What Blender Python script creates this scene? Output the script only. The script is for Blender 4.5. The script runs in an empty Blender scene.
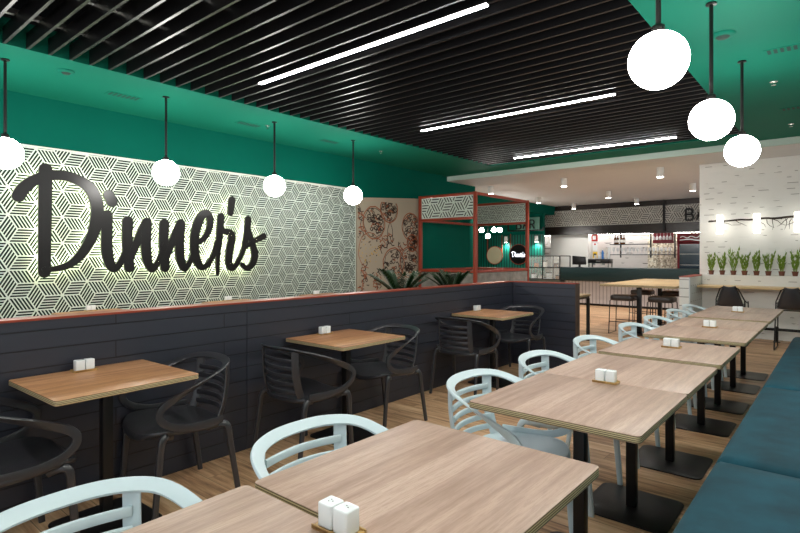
import bpy, bmesh, math, random
from mathutils import Vector, Matrix
PI = math.pi
C = bpy.context.scene.collection
R = random.Random(7)

# ------------------------------------------------------------------ materials
class N:
    def __init__(s, name):
        s.m = bpy.data.materials.new(name); s.m.use_nodes = True
        s.t = s.m.node_tree; s.b = s.t.nodes['Principled BSDF']
    def n(s, typ, **kw):
        x = s.t.nodes.new(typ)
        for k, v in kw.items(): setattr(x, k, v)
        return x
    def l(s, a, b): s.t.links.new(a, b)
    def setin(s, node, i, v):
        if hasattr(v, 'is_output'): s.l(v, node.inputs[i])
        else: node.inputs[i].default_value = v
    def math(s, op, a, b=0.0, c=None):
        x = s.n('ShaderNodeMath', operation=op)
        s.setin(x, 0, a); s.setin(x, 1, b)
        if c is not None: s.setin(x, 2, c)
        return x.outputs[0]
    def mix(s, f, a, b, blend='MIX'):
        x = s.n('ShaderNodeMix', data_type='RGBA', blend_type=blend)
        s.setin(x, 0, f)
        for i, v in ((6, a), (7, b)):
            s.setin(x, i, v if hasattr(v, 'is_output') else (*v[:3], 1.0))
        return x.outputs[2]
    def coord(s, scale=(1, 1, 1), loc=(0, 0, 0), jitter=False):
        tc = s.n('ShaderNodeTexCoord'); v = tc.outputs['Object']
        if jitter:
            oi = s.n('ShaderNodeObjectInfo')
            k = s.n('ShaderNodeVectorMath', operation='SCALE'); k.inputs[0].default_value = (13.7, 7.3, 0.0)
            s.l(oi.outputs['Random'], k.inputs['Scale'])
            ad = s.n('ShaderNodeVectorMath', operation='ADD'); s.l(v, ad.inputs[0]); s.l(k.outputs[0], ad.inputs[1]); v = ad.outputs[0]
        mp = s.n('ShaderNodeMapping'); s.l(v, mp.inputs[0])
        mp.inputs['Scale'].default_value = scale; mp.inputs['Location'].default_value = loc
        return mp.outputs[0]
    def noise(s, vec, scale=5, detail=4, rough=.55):
        x = s.n('ShaderNodeTexNoise'); s.l(vec, x.inputs['Vector'])
        x.inputs['Scale'].default_value = scale; x.inputs['Detail'].default_value = detail; x.inputs['Roughness'].default_value = rough
        return x.outputs[0]
    def ramp(s, f, stops):
        x = s.n('ShaderNodeValToRGB'); s.l(f, x.inputs[0]); e = x.color_ramp.elements
        while len(e) < len(stops): e.new(.5)
        for i, (p, c) in enumerate(stops): e[i].position = p; e[i].color = (*c[:3], 1)
        return x.outputs[0]
    def bump(s, h, strength=.2, dist=.005):
        x = s.n('ShaderNodeBump'); s.l(h, x.inputs['Height'])
        x.inputs['Strength'].default_value = strength; x.inputs['Distance'].default_value = dist
        s.l(x.outputs[0], s.b.inputs['Normal'])
    def col(s, v): s.setin(s.b, 'Base Color', v if hasattr(v, 'is_output') else (*v[:3], 1.0))
    def rough(s, v): s.setin(s.b, 'Roughness', v)

def srgb(r, g, b):
    f = lambda c: (c/255/12.92 if c/255 <= .04045 else ((c/255+.055)/1.055)**2.4)
    return (f(r), f(g), f(b))

def plain(name, c, rough=.5, metal=0.0, var=.06, nscale=12, bump=0.0, spec=.5):
    a = N(name); v = a.coord()
    nz = a.noise(v, nscale, 3)
    a.col(a.mix(nz, tuple(x*(1-var) for x in c), tuple(min(1, x*(1+var)) for x in c)))
    a.rough(rough); a.b.inputs['Metallic'].default_value = metal
    a.b.inputs['Specular IOR Level'].default_value = spec
    if bump: a.bump(a.noise(v, nscale*12, 2), bump, .002)
    return a.m

def emit(name, c, s):
    a = N(name); a.col((.8, .8, .8)); a.b.inputs['Emission Color'].default_value = (*c, 1); a.b.inputs['Emission Strength'].default_value = s
    return a.m

def wood(name, dark, mid, light, band=.11, axis=1):
    a = N(name)
    sc = (16, .9, 16) if axis == 1 else (.9, 16, 16)
    v = a.coord(jitter=True)
    mp = a.n('ShaderNodeMapping'); a.l(v, mp.inputs[0]); mp.inputs['Scale'].default_value = sc
    g = a.noise(mp.outputs[0], 2.2, 6, .62)
    mp2 = a.n('ShaderNodeMapping'); a.l(v, mp2.inputs[0]); mp2.inputs['Scale'].default_value = tuple(x*5 for x in sc)
    f = a.noise(mp2.outputs[0], 3.0, 3, .6)
    sp = a.n('ShaderNodeSeparateXYZ'); a.l(v, sp.inputs[0])
    bi = a.math('FLOOR', a.math('DIVIDE', sp.outputs[0 if axis == 1 else 1], band))
    wn = a.n('ShaderNodeTexWhiteNoise', noise_dimensions='1D'); a.l(bi, wn.inputs['W'])
    k = a.math('ADD', a.math('MULTIPLY', g, .75), a.math('MULTIPLY', wn.outputs[0], .17))
    c = a.ramp(k, [(.22, dark), (.48, mid), (.78, light)])
    c = a.mix(a.math('MULTIPLY', f, .35), c, dark, 'MULTIPLY') if False else a.mix(a.math('MULTIPLY', a.math('GREATER_THAN', f, .54), .3), c, dark)
    a.col(c); a.rough(.42); a.bump(f, .08, .001)
    return a.m

def planks(name, c, groove, h=.1, length=1.4, rough=.55, axis='z', var=.12, mort=.004, blank=.0, bscale=(2.2, 1), bumps=.35):
    """long horizontal courses with thin grooves (painted boards or long-format bricks)"""
    a = N(name); tc = a.n('ShaderNodeTexCoord'); sp = a.n('ShaderNodeSeparateXYZ'); a.l(tc.outputs['Object'], sp.inputs[0])
    cb = a.n('ShaderNodeCombineXYZ')
    if axis == 'z':
        a.l(a.math('ADD', sp.outputs[0], sp.outputs[1]), cb.inputs[0]); a.l(sp.outputs[2], cb.inputs[1])
    else:
        a.l(sp.outputs[0], cb.inputs[0]); a.l(sp.outputs[1], cb.inputs[1])
    br = a.n('ShaderNodeTexBrick'); a.l(cb.outputs[0], br.inputs['Vector'])
    br.inputs['Scale'].default_value = 1; br.inputs['Brick Width'].default_value = length; br.inputs['Row Height'].default_value = h
    br.inputs['Mortar Size'].default_value = mort; br.inputs['Mortar Smooth'].default_value = .15
    br.offset = .37; br.offset_frequency = 2
    nz = a.noise(a.coord((3, 3, 3)), 2, 4)
    br.inputs['Color1'].default_value = (*[x*(1-var) for x in c], 1); br.inputs['Color2'].default_value = (*[min(1, x*(1+var)) for x in c], 1)
    br.inputs['Mortar'].default_value = (*groove, 1)
    colr = a.mix(a.math('MULTIPLY', nz, .25), br.outputs['Color'], tuple(x*.8 for x in c))
    if blank:    # the grooves only show in places, where the paint has not filled them
        m2 = a.n('ShaderNodeMapping'); a.l(cb.outputs[0], m2.inputs[0]); m2.inputs['Scale'].default_value = (bscale[0], bscale[1]/h*5, 1)
        bn = a.math('GREATER_THAN', a.noise(m2.outputs[0], 1.0, 1), blank)
        colr = a.mix(bn, c, colr)
    a.col(colr); a.rough(rough)
    hh = a.math('MULTIPLY', br.outputs['Fac'], -1.0)
    a.bump(hh, bumps, .004)
    return a.m

def floor_mat():
    a = N('brown wood plank floor'); tc = a.n('ShaderNodeTexCoord')
    br = a.n('ShaderNodeTexBrick'); a.l(tc.outputs['Object'], br.inputs['Vector'])
    br.inputs['Scale'].default_value = 1; br.inputs['Brick Width'].default_value = 1.25; br.inputs['Row Height'].default_value = .145
    br.inputs['Mortar Size'].default_value = .0018; br.offset = .41
    br.inputs['Color1'].default_value = (0, 0, 0, 1); br.inputs['Color2'].default_value = (1, 1, 1, 1); br.inputs['Mortar'].default_value = (.2, .2, .2, 1)
    mp = a.n('ShaderNodeMapping'); a.l(tc.outputs['Object'], mp.inputs[0]); mp.inputs['Scale'].default_value = (1.1, 13, 1)
    vo = a.n('ShaderNodeVectorMath', operation='ADD'); a.l(mp.outputs[0], vo.inputs[0])
    sc = a.n('ShaderNodeVectorMath', operation='SCALE'); a.l(br.outputs['Color'], sc.inputs[0]); sc.inputs['Scale'].default_value = 9; a.l(sc.outputs[0], vo.inputs[1])
    g = a.noise(vo.outputs[0], 2.0, 6, .66)
    bw = a.n('ShaderNodeRGBToBW'); a.l(br.outputs['Color'], bw.inputs[0])
    k = a.math('ADD', a.math('MULTIPLY', g, .85), a.math('MULTIPLY', bw.outputs[0], .13))
    c = a.ramp(k, [(.32, srgb(128, 94, 67)), (.43, srgb(188, 144, 106)), (.55, srgb(216, 176, 135)), (.72, srgb(236, 202, 162))])
    a.col(a.mix(a.math('MULTIPLY', br.outputs['Fac'], .6), c, srgb(50, 36, 26))); a.rough(.45)
    a.bump(g, .12, .002)
    return a.m

def ply_mat():
    a = N('layered plywood edge'); tc = a.n('ShaderNodeTexCoord'); sp = a.n('ShaderNodeSeparateXYZ'); a.l(tc.outputs['Object'], sp.inputs[0])
    w = a.math('SINE', a.math('MULTIPLY', sp.outputs[2], 2*PI/.0068))
    k = a.math('GREATER_THAN', w, -.1)
    nz = a.noise(a.coord((8, 8, 60)), 3, 3)
    c = a.mix(k, srgb(92, 74, 48), srgb(206, 190, 148))
    a.col(a.mix(a.math('MULTIPLY', nz, .3), c, srgb(140, 118, 84))); a.rough(.55)
    return a.m

def slot_wall(): return planks('teal slatted wood', srgb(0, 92, 80), srgb(0, 25, 22), .1, 50)

def tile_mat():
    a = N('mosaic tile'); v = a.coord()
    vo = a.n('ShaderNodeTexVoronoi'); a.l(v, vo.inputs['Vector']); vo.inputs['Scale'].default_value = 26
    a.col(a.ramp(vo.outputs['Color'], [(.2, srgb(170, 160, 140)), (.5, srgb(225, 215, 190)), (.8, srgb(250, 245, 230))])); a.rough(.15)
    return a.m

def fabric(name, c):
    a = N(name); v = a.coord()
    nz = a.noise(v, 6, 5); fn = a.noise(v, 420, 2)
    a.col(a.ramp(nz, [(.3, tuple(x*.65 for x in c)), (.7, tuple(x*1.3 for x in c))])); a.rough(.85)
    a.b.inputs['Sheen Weight'].default_value = .06; a.b.inputs['Sheen Roughness'].default_value = .4
    a.bump(a.math('ADD', fn, a.math('MULTIPLY', nz, 2.0)), .25, .004)
    return a.m

def glass_mat(name, c=(1, 1, 1), alpha=.18):
    a = N(name); a.col(c); a.rough(.04); a.b.inputs['Alpha'].default_value = alpha
    return a.m

def steel(name, c, rough=.3): return plain(name, c, rough, .9, .05, 20)

M = {}
M['floor'] = floor_mat()
M['teal_wall'] = plain('deep teal paint', srgb(0, 90, 75), .7, 0, .05, 3, .05, .08)
M['teal_ceil'] = plain('green ceiling paint', srgb(14, 110, 90), .7, 0, .04, 3, .05, .12)
M['white_ceil'] = plain('warm white plaster', srgb(206, 206, 208), .8, 0, .03, 3)
M['fascia'] = plain('pale green grey trim paint', srgb(188, 206, 196), .6, 0, .03, 3)
M['black_slat'] = plain('satin black aluminium slat', (.006, .006, .007), .34, 0, .1, 4, 0, .4)
M['black_void'] = plain('black painted slab', (.002, .002, .002), .9, 0, 0, 4, 0, .1)
M['dark_panel'] = planks('charcoal board cladding', srgb(49, 52, 63), srgb(24, 25, 32), .098, 1.9, .36, 'z', .1, .004, bumps=1.0)
M['copper'] = plain('rust red painted steel', srgb(150, 58, 36), .4, .1, .12, 14)
M['white_brick'] = planks('white painted long brick', srgb(232, 232, 228), srgb(120, 116, 110), .095, 60, .5, 'z', .02, .0045, .57, (5, .2))
M['white_course'] = planks('white painted block courses', srgb(232, 232, 228), srgb(120, 118, 114), .14, 60, .5, 'z', .02, .006)
M['white_brick_far'] = planks('white stacked stone', srgb(214, 208, 204), srgb(60, 54, 50), .16, 60, .5, 'z', .05, .014, .55, (2.5, .2))
M['white_paint'] = plain('white paint', srgb(226, 226, 222), .5, 0, .02, 4)
M['grey_paint'] = plain('pale grey paint', srgb(206, 216, 220), .5, 0, .03, 4)
M['row_wood'] = wood('greyed oak veneer', srgb(146, 116, 98), srgb(184, 154, 136), srgb(208, 182, 164))
M['wall_wood'] = wood('warm oak veneer', srgb(140, 90, 56), srgb(196, 142, 96), srgb(226, 182, 136))
M['pale_wood'] = wood('pale oak', srgb(190, 156, 112), srgb(218, 188, 140), srgb(236, 212, 168), axis=0)
M['ply'] = ply_mat()
M['tray'] = wood('bamboo tray', srgb(150, 112, 62), srgb(192, 156, 98), srgb(216, 184, 128))
M['black_steel'] = plain('black powder coated steel', (.009, .008, .008), .36, 0, .2, 60, .1, .35)
M['white_plastic'] = plain('pale blue white plastic', srgb(206, 222, 228), .34, 0, .02, 8)
M['black_plastic'] = plain('black plastic', srgb(50, 50, 54), .28, 0, .1, 60, .1, .6)
M['ceramic'] = plain('white glazed ceramic', srgb(238, 242, 243), .18, 0, .01, 8)
M['hole'] = plain('dark hole', (.03, .03, .03), .8)
M['velvet'] = fabric('petrol blue velvet', srgb(12, 74, 90))
M['globe'] = emit('glowing opal glass', (1.0, .97, .92), 34)
M['mini_globe'] = emit('small glowing opal glass', (1.0, .97, .92), 60)
M['tube'] = emit('glowing white diffuser', (1.0, .97, .96), 45)
M['spot'] = emit('downlight lens', (1, .95, .88), 22)
M['halo'] = emit('warm sign light strip', (.98, 1.0, .62), 11)
M['lampglow'] = emit('glowing fabric shade', (1, .96, .86), 4)
M['lampglow_strip'] = emit('strip light diffuser', (1, .98, .94), 22)
M['neon'] = emit('white neon', (.86, .9, 1), 1.6)
M['panel_white'] = plain('off white panel', srgb(206, 218, 208), .55, 0, .02, 4)
M['stripe'] = plain('dark green stripe print', srgb(2, 30, 22), .6, 0, .15, 4, 0, .2)
M['stripe_dark'] = plain('black stripe print', srgb(44, 48, 46), .5, 0, .15, 4)
M['stripe_grey'] = plain('grey stripe print', srgb(84, 82, 78), .5, 0, .15, 4)
M['panel_grey'] = plain('grey panel', srgb(200, 198, 190), .5, 0, .04, 4)
M['sign_black'] = plain('gloss black sign face', (.008, .0075, .008), .3, 0, .1, 4, 0, .3)
M['mural'] = plain('cream mural ground', srgb(172, 160, 142), .6, 0, .05, 3)
M['mural_dark'] = plain('dark brown mural ink', srgb(58, 40, 32), .6, 0, .1, 10)
M['mural_rust'] = plain('rust mural ink', srgb(150, 82, 48), .6, 0, .1, 10)
M['mural_gold'] = plain('gold mural ink', srgb(196, 160, 88), .6, 0, .1, 10)
M['leaf'] = plain('glossy dark green leaf', srgb(26, 54, 24), .45, 0, .35, 14, 0, .3)
M['leaf_bright'] = plain('bright green leaf', srgb(116, 146, 44), .4, 0, .45, 24)
M['terracotta'] = plain('terracotta pot', srgb(120, 70, 50), .6, 0, .12, 12)
M['soil'] = plain('potting soil', srgb(40, 30, 24), .9, 0, .3, 60)
M['counter_teal'] = plain('dark teal terrazzo', srgb(5, 40, 42), .5, 0, .5, 40)
M['counter_slat'] = planks('white vertical slats', srgb(206, 200, 200), srgb(110, 106, 106), 50, .095, .5, 'z', .03, .008)
M['teal_slats'] = planks('teal vertical slats', srgb(0, 108, 92), srgb(0, 30, 26), 50, .1, .45, 'z', .1, .02)
M['brown_fascia'] = plain('dark brown fascia', srgb(50, 42, 40), .25, 0, .2, 8)
M['mirror'] = plain('mirror face with painted reflection', srgb(246, 232, 200), .15, .35, .02, 3)  # cream base stands in for the bright room reflected in the mirror
M['tile'] = tile_mat()
M['maroon'] = plain('maroon enamel', srgb(112, 14, 30), .35, 0, .1, 6)
M['fridge_glass'] = plain('dark blue cooler glass', srgb(36, 52, 66), .12, 0, .3, 6)
M['glass'] = glass_mat('clear glass')
M['case_glass'] = glass_mat('display glass', (.85, .9, .88), .16)
M['steel'] = steel('brushed steel', srgb(160, 160, 156))
M['amber'] = plain('amber bottle', srgb(90, 48, 18), .12, 0, .2, 10)
M['cup_white'] = plain('white paper cup', srgb(225, 222, 214), .5)
M['blue'] = plain('bright blue plastic', srgb(38, 120, 200), .3)
M['red'] = plain('red plastic', srgb(196, 40, 36), .4)
M['yellow'] = plain('yellow label', srgb(226, 190, 50), .5)
M['screen'] = plain('black monitor plastic', (.008, .008, .009), .3)
M['grey_fabric'] = fabric('grey upholstery', srgb(130, 128, 122))
M['stool_pad'] = plain('dark brown leather', srgb(48, 40, 38), .4, 0, .15, 20)
M['pastry'] = plain('baked pastry', srgb(170, 110, 60), .6, 0, .3, 30)
M['twig'] = plain('dark bark', srgb(44, 34, 26), .7, 0, .3, 30)
M['vent'] = plain('dark green vent slots', srgb(10, 48, 40), .7)
M['chrome'] = steel('sprinkler chrome', srgb(220, 220, 215), .15)

# ------------------------------------------------------------------ mesh builder
class MB:
    def __init__(s): s.v = []; s.f = []; s.mi = []; s.cur = 0
    def mat(s, i): s.cur = i; return s
    def add(s, vs, fs):
        o = len(s.v); s.v += [tuple(p) for p in vs]
        for f in fs: s.f.append([o+i for i in f]); s.mi.append(s.cur)
        return s
    def box(s, x0, x1, y0, y1, z0, z1):
        vs = [(x, y, z) for z in (z0, z1) for y in (y0, y1) for x in (x0, x1)]
        return s.add(vs, [(0, 2, 3, 1), (4, 5, 7, 6), (0, 1, 5, 4), (2, 6, 7, 3), (0, 4, 6, 2), (1, 3, 7, 5)])
    def bar(s, a, b, w, h=None, up=(0, 0, 1)):
        return s.sweep([a, b], [up, up], [h or w]*2, [w]*2, square=True)
    def sweep(s, pts, outs, ws, hs, seg=8, square=False, closed=False, e=.45):
        """section: w along 'out', h along tangent x out"""
        pts = [Vector(p) for p in pts]; n = len(pts); rings = []
        for i, p in enumerate(pts):
            if closed: t = pts[(i+1) % n]-pts[i-1]
            else: t = pts[min(i+1, n-1)]-pts[max(i-1, 0)]
            t.normalize(); o = Vector(outs[i]); o = o-t*o.dot(t)
            if o.length < 1e-5: o = t.orthogonal()
            o.normalize(); b = t.cross(o)
            ring = []
            if square:
                for cx, cy in ((-1, -1), (1, -1), (1, 1), (-1, 1)): ring.append(p+o*(cx*ws[i]/2)+b*(cy*hs[i]/2))
            else:
                for k in range(seg):
                    an = 2*PI*k/seg; cx, cy = math.cos(an), math.sin(an)
                    cx = math.copysign(abs(cx)**e, cx); cy = math.copysign(abs(cy)**e, cy)
                    ring.append(p+o*(cx*ws[i]/2)+b*(cy*hs[i]/2))
            rings.append(ring)
        m = len(rings[0]); vs = [q for r in rings for q in r]; fs = []
        for i in range(n if closed else n-1):
            j = (i+1) % n
            for k in range(m): fs.append((i*m+k, i*m+(k+1) % m, j*m+(k+1) % m, j*m+k))
        if not closed: fs += [tuple(range(m))[::-1], tuple((n-1)*m+k for k in range(m))]
        return s.add(vs, fs)
    def tube(s, pts, r, seg=8):
        pts = [Vector(p) for p in pts]; n = len(pts); rs = r if isinstance(r, (list, tuple)) else [r]*n
        prev = None; vs = []; fs = []
        for i, p in enumerate(pts):
            t = (pts[min(i+1, n-1)]-pts[max(i-1, 0)]).normalized()
            o = prev-t*prev.dot(t) if prev is not None else t.orthogonal()
            if o.length < 1e-4: o = t.orthogonal()
            o.normalize(); prev = o; b = t.cross(o)
            for k in range(seg): vs.append(p+(o*math.cos(2*PI*k/seg)+b*math.sin(2*PI*k/seg))*rs[i])
        for i in range(n-1):
            for k in range(seg): fs.append((i*seg+k, i*seg+(k+1) % seg, (i+1)*seg+(k+1) % seg, (i+1)*seg+k))
        fs += [tuple(range(seg))[::-1], tuple((n-1)*seg+k for k in range(seg))]
        return s.add(vs, fs)
    def lathe(s, prof, c=(0, 0, 0), seg=20):
        vs = []; fs = []; n = len(prof)
        for r, z in prof:
            for k in range(seg): vs.append((c[0]+r*math.cos(2*PI*k/seg), c[1]+r*math.sin(2*PI*k/seg), c[2]+z))
        for i in range(n-1):
            for k in range(seg): fs.append((i*seg+k, i*seg+(k+1) % seg, (i+1)*seg+(k+1) % seg, (i+1)*seg+k))
        if prof[0][0] > 1e-4: fs.append(tuple(range(seg))[::-1])
        if prof[-1][0] > 1e-4: fs.append(tuple((n-1)*seg+k for k in range(seg)))
        return s.add(vs, fs)
    def prism(s, poly, z0, z1):
        n = len(poly); vs = [(x, y, z0) for x, y in poly]+[(x, y, z1) for x, y in poly]
        return s.add(vs, [tuple(range(n))[::-1], tuple(range(n, 2*n))]+[(i, (i+1) % n, n+(i+1) % n, n+i) for i in range(n)])
    def build(s, name, mats, parent=None, smooth=False, bevel=0, bseg=2, loc=None, weld=False):
        me = bpy.data.meshes.new(name); me.from_pydata(s.v, [], s.f)
        if not isinstance(mats, (list, tuple)): mats = [mats]
        for m in mats: me.materials.append(m)
        for p, i in zip(me.polygons, s.mi): p.material_index = i
        bm = bmesh.new(); bm.from_mesh(me)
        bmesh.ops.remove_doubles(bm, verts=bm.verts, dist=1e-6)
        bmesh.ops.recalc_face_normals(bm, faces=bm.faces)
        if bevel:
            es = [e for e in bm.edges if len(e.link_faces) == 2 and e.calc_face_angle(0) > .6]
            bmesh.ops.bevel(bm, geom=es, offset=bevel, segments=bseg, affect='EDGES', profile=.5, clamp_overlap=True)
        bm.to_mesh(me); bm.free()
        if smooth or bevel:
            me.set_sharp_from_angle(angle=.7) if not smooth else me.set_sharp_from_angle(angle=1.0)
            for p in me.polygons: p.use_smooth = True
        o = bpy.data.objects.new(name, me); C.objects.link(o)
        if parent: o.parent = parent
        if loc: o.location = loc
        return o

def rrect(hx, hy, r, seg=5):
    out = []
    for cx, cy, a0 in ((hx-r, hy-r, 0), (-hx+r, hy-r, PI/2), (-hx+r, -hy+r, PI), (hx-r, -hy+r, 3*PI/2)):
        for k in range(seg+1):
            a = a0+PI/2*k/seg; out.append((cx+r*math.cos(a), cy+r*math.sin(a)))
    return out

def tag(o, label, cat, group=None):
    o['label'] = label; o['category'] = cat
    if group: o['group'] = group
    return o

def thing(name, label, cat, loc=(0, 0, 0), rz=0, group=None):
    o = bpy.data.objects.new(name, None); o.empty_display_size = .1; C.objects.link(o)
    o.location = loc; o.rotation_euler = (0, 0, rz)
    return tag(o, label, cat, group)

def dup(o, loc, rz, label, parent=None):
    c = o.copy(); C.objects.link(c); c.location = loc; c.rotation_euler = (0, 0, rz); c['label'] = label
    def kids(a, b):
        for ch in list(a.children):
            d = ch.copy(); C.objects.link(d); d.parent = b; kids(ch, d)
    kids(o, c)
    return c

class Spawner:
    """first call places the prototype, later calls place copies"""
    def __init__(s, proto): s.p = proto; s.used = False
    def __call__(s, loc, rz, label, group=None):
        if not s.used:
            s.used = True; o = s.p; o.location = loc; o.rotation_euler = (0, 0, rz); o['label'] = label
        else: o = dup(s.p, loc, rz, label)
        if group: o['group'] = group
        return o

def struct(name, mb, mat, bevel=0):
    o = mb.build(name, mat, bevel=bevel); o['kind'] = 'structure'
    return o

def spline(pts, n=6):
    """Catmull-Rom through points of any dimension"""
    P = [pts[0]]+list(pts)+[pts[-1]]; out = []
    for i in range(1, len(P)-2):
        for k in range(n):
            t = k/n
            out.append(tuple(.5*((2*b)+(c-a)*t+(2*a-5*b+4*c-d)*t*t+(-a+3*b-3*c+d)*t**3) for a, b, c, d in zip(P[i-1], P[i], P[i+1], P[i+2])))
    out.append(tuple(pts[-1]))
    return out

# ------------------------------------------------------------------ the setting
HC = 3.1          # green ceiling
HL = 3.0          # lower ceiling by the bar
GX0, GX1, GY0, GY1 = -5.24, -1.12, -1.6, 8.97
XW = -6.7
struct('floor', MB().box(-10.2, 1.3, -2.6, 17.5, -.06, 0), M['floor'])
mb = MB()
mb.box(-6.9, GX0, -2.6, 9.6, HC, HC+.22); mb.box(GX1, 1.3, -2.6, 9.6, HC, HC+.22)
mb.box(GX0, GX1, GY1, 9.6, HC, HC+.22); mb.box(GX0, GX1, -2.6, GY0, HC, HC+.22)
struct('ceiling', mb, M['teal_ceil'])
struct('ceiling_void', MB().box(-6.9, 1.3, -2.6, 9.6, HC+.45, HC+.5), M['black_void'])
struct('ceiling_lower', MB().box(XW, 1.3, 9.62, 10.86, HL, HL+.12).box(-7.43, 1.3, 10.86, 17.5, HL, HL+.12), M['white_ceil'])
struct('trim_1', MB().box(XW, 1.3, 9.58, 9.62, HL, HC), M['fascia'])
struct('ceiling_alcove', MB().box(-10.2, -7.43, 10.86, 17.5, 2.72, 3.12), M['teal_wall'])
struct('wall_left', MB().box(XW-.12, XW, -2.6, 10.74, 0, HC), M['teal_wall'])
struct('wall_alcove', MB().box(-10.2, XW-.12, 10.74, 10.86, 0, HC), M['teal_wall'])
struct('wall_right', MB().box(1.0, 1.12, -2.6, 10.75, 0, HC), M['white_paint'])
struct('wall_bar_side', MB().box(-2.0, 1.3, 10.75, 10.9, 0, HL), M['white_brick'])
struct('wall_back', MB().box(-10.2, 1.3, 17.3, 17.45, 0, 3.12), M['white_brick_far'])
struct('wall_far_left', MB().box(-10.32, -10.2, 10.74, 17.45, 0, 3.12), M['teal_wall'])
struct('wall_slatted', MB().box(-10.2, -7.43, 16.0, 16.12, 0, 2.05), M['teal_slats'])
struct('wall_above_slats', MB().box(-10.2, -7.43, 15.98, 16.12, 2.05, 2.72), M['teal_wall'])
struct('wall_pillar', MB().box(-7.62, -6.35, 17.0, 17.3, 0, 2.5), M['white_paint'])
struct('wall_tiled', MB().box(-4.6, -3.2, 17.2, 17.3, .9, 2.1), M['tile'])
struct('trim_2', MB().box(-8.4, -2.4, 16.9, 17.3, 2.84, HL), M['brown_fascia'])
struct('trim_3', MB().box(-8.4, -2.4, 16.9, 17.3, 2.05, 2.32), M['brown_fascia'])

# slatted ceiling grille
g = thing('ceiling_grille', 'black slatted ceiling grille set in the green ceiling', 'ceiling grille', ((GX0+GX1)/2, 3.7, HC))
mb = MB(); y = GY0+.08
ox, oy = (GX0+GX1)/2, 3.7
while y < GY1-.03:
    mb.box(GX0-ox+.002, GX1-ox-.002, y-.011-oy, y+.011-oy, 0, .13); y += .1615
mb.build('slats', M['black_slat'], g)
mb = MB()
for x in (-4.9, -4.25, -3.55, -2.85, -2.15, -1.5): mb.box(x-.02-ox, x+.02-ox, GY0-oy, GY1-oy, .131, .17)
mb.build('carrier_rails', M['steel'], g)

# ------------------------------------------------------------------ light fittings
def linear_light():
    t = thing('ceiling_light', '', 'ceiling light', group='linear lights in the grille')
    MB().box(-1.295, 1.295, -.024, .024, -.018, -.001).build('housing', M['black_steel'], t)
    MB().box(-1.29, 1.29, -.018, .018, -.026, -.0185).build('diffuser', M['tube'], t)
    return t
sp = Spawner(linear_light())
for y, l in ((3.13, 'longest glowing white linear light, nearest in the black slatted ceiling'), (5.74, 'middle glowing white linear light in the black slatted ceiling'),
             (8.40, 'farthest and thinnest glowing linear light in the slatted ceiling')):
    sp((-3.15, y, HC), 0, l)
sp((-3.18, .55, HC), 0, 'added glowing linear light in the black grille above the nearest tables, out of the picture')  # unseen extra fitting, added for more light on the room

def pendant(d):
    t = thing('pendant_lamp', '', 'pendant lamp', group='globe pendant lamps')
    MB().lathe([(.035, -.012), (.035, 0)], seg=16).build('canopy', M['black_steel'], t, bevel=.002)
    MB().tube([(0, 0, -.012), (0, 0, -.655-d)], .0125, 10).build('rod', M['black_steel'], t, smooth=True)
    MB().lathe([(.03, -.66-d), (.03, -.63-d), (.016, -.62-d)], seg=16).build('cap', M['black_steel'], t, smooth=True)
    prof = [(0.138*math.sin(PI*k/24), -.797-d-.138*math.cos(PI*k/24)) for k in range(25)]
    MB().lathe(prof, seg=36).build('globe', M['globe'], t, smooth=True)
    return t
sp = Spawner(pendant(.03))
for y, l in ((1.33, 'white globe pendant cut by the left edge of the picture'), (2.77, 'white globe pendant on black rod above the i of the script sign'),
             (4.2, 'white globe pendant on black rod hanging just right of the script sign'), (5.63, 'white globe pendant before the right end of the patterned panel')):
    sp((-5.65, y, HC), 0, l, 'globe pendants along the patterned wall')
sp = Spawner(pendant(-.03))
sp((-.7, 2.80, HC), 0, 'largest white globe pendant, nearest above the teal bench', 'globe pendants above the bench')
sp = Spawner(pendant(0.0))
for y, l in ((4.14, 'middle white globe pendant of three above the teal bench'),
             (5.55, 'smallest white globe pendant above the bench, before the white brick wall')):
    sp((-.7, y, HC), 0, l, 'globe pendants above the bench')
for x, y, g_, w in ((-5.65, -.1, 'globe pendants along the patterned wall', 'patterned wall'), (-.7, 1.45, 'globe pendants above the bench', 'bench'), (-.7, .1, 'globe pendants above the bench', 'bench seat')):  # pendants outside the view, added to brighten the room
    sp((x, y, HC), 0, 'added white globe pendant continuing the row by the %s beyond the picture edge' % w if y < 1 else 'added white globe pendant over the nearest row table, above the picture', g_)

def downlight():
    t = thing('downlight', '', 'downlight', group='cylinder downlights under the lower ceiling')
    MB().lathe([(.062, -.17), (.062, 0)], seg=18).build('body', M['white_paint'], t, bevel=.003)
    MB().lathe([(.054, -.176), (.054, -.1702)], seg=18).build('lens', M['spot'], t)
    return t
sp = Spawner(downlight())
for (x, y), l in zip(((-6.42, 10.98), (-4.55, 10.8), (-6.55, 13.8), (-6.5, 16.2), (-4.6, 13.7), (-4.55, 15.9), (-2.63, 10.65), (-2.63, 13.4)), (
        'white cylinder downlight above the red frame corner post', 'white cylinder downlight in front row, second from left', 'white cylinder downlight just right of the red frame, second row',
        'white cylinder downlight farthest back, near the dark band left end', 'white cylinder downlight in the middle of the lower ceiling, second row', 'white cylinder downlight farthest back, over the pattern band middle',
        'largest white cylinder downlight, nearest on the right', 'white cylinder downlight beside the white brick wall edge')):
    sp((x, y, HL), 0, l)
    la = bpy.data.lights.new('downlight_beam', 'SPOT'); la.energy = 78; la.spot_size = 2.2; la.spot_blend = .8; la.shadow_soft_size = .05; la.color = (1, .96, .92)
    lo = bpy.data.objects.new('downlight_beam', la); C.objects.link(lo); lo.location = (x, y, HL-.19)

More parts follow.
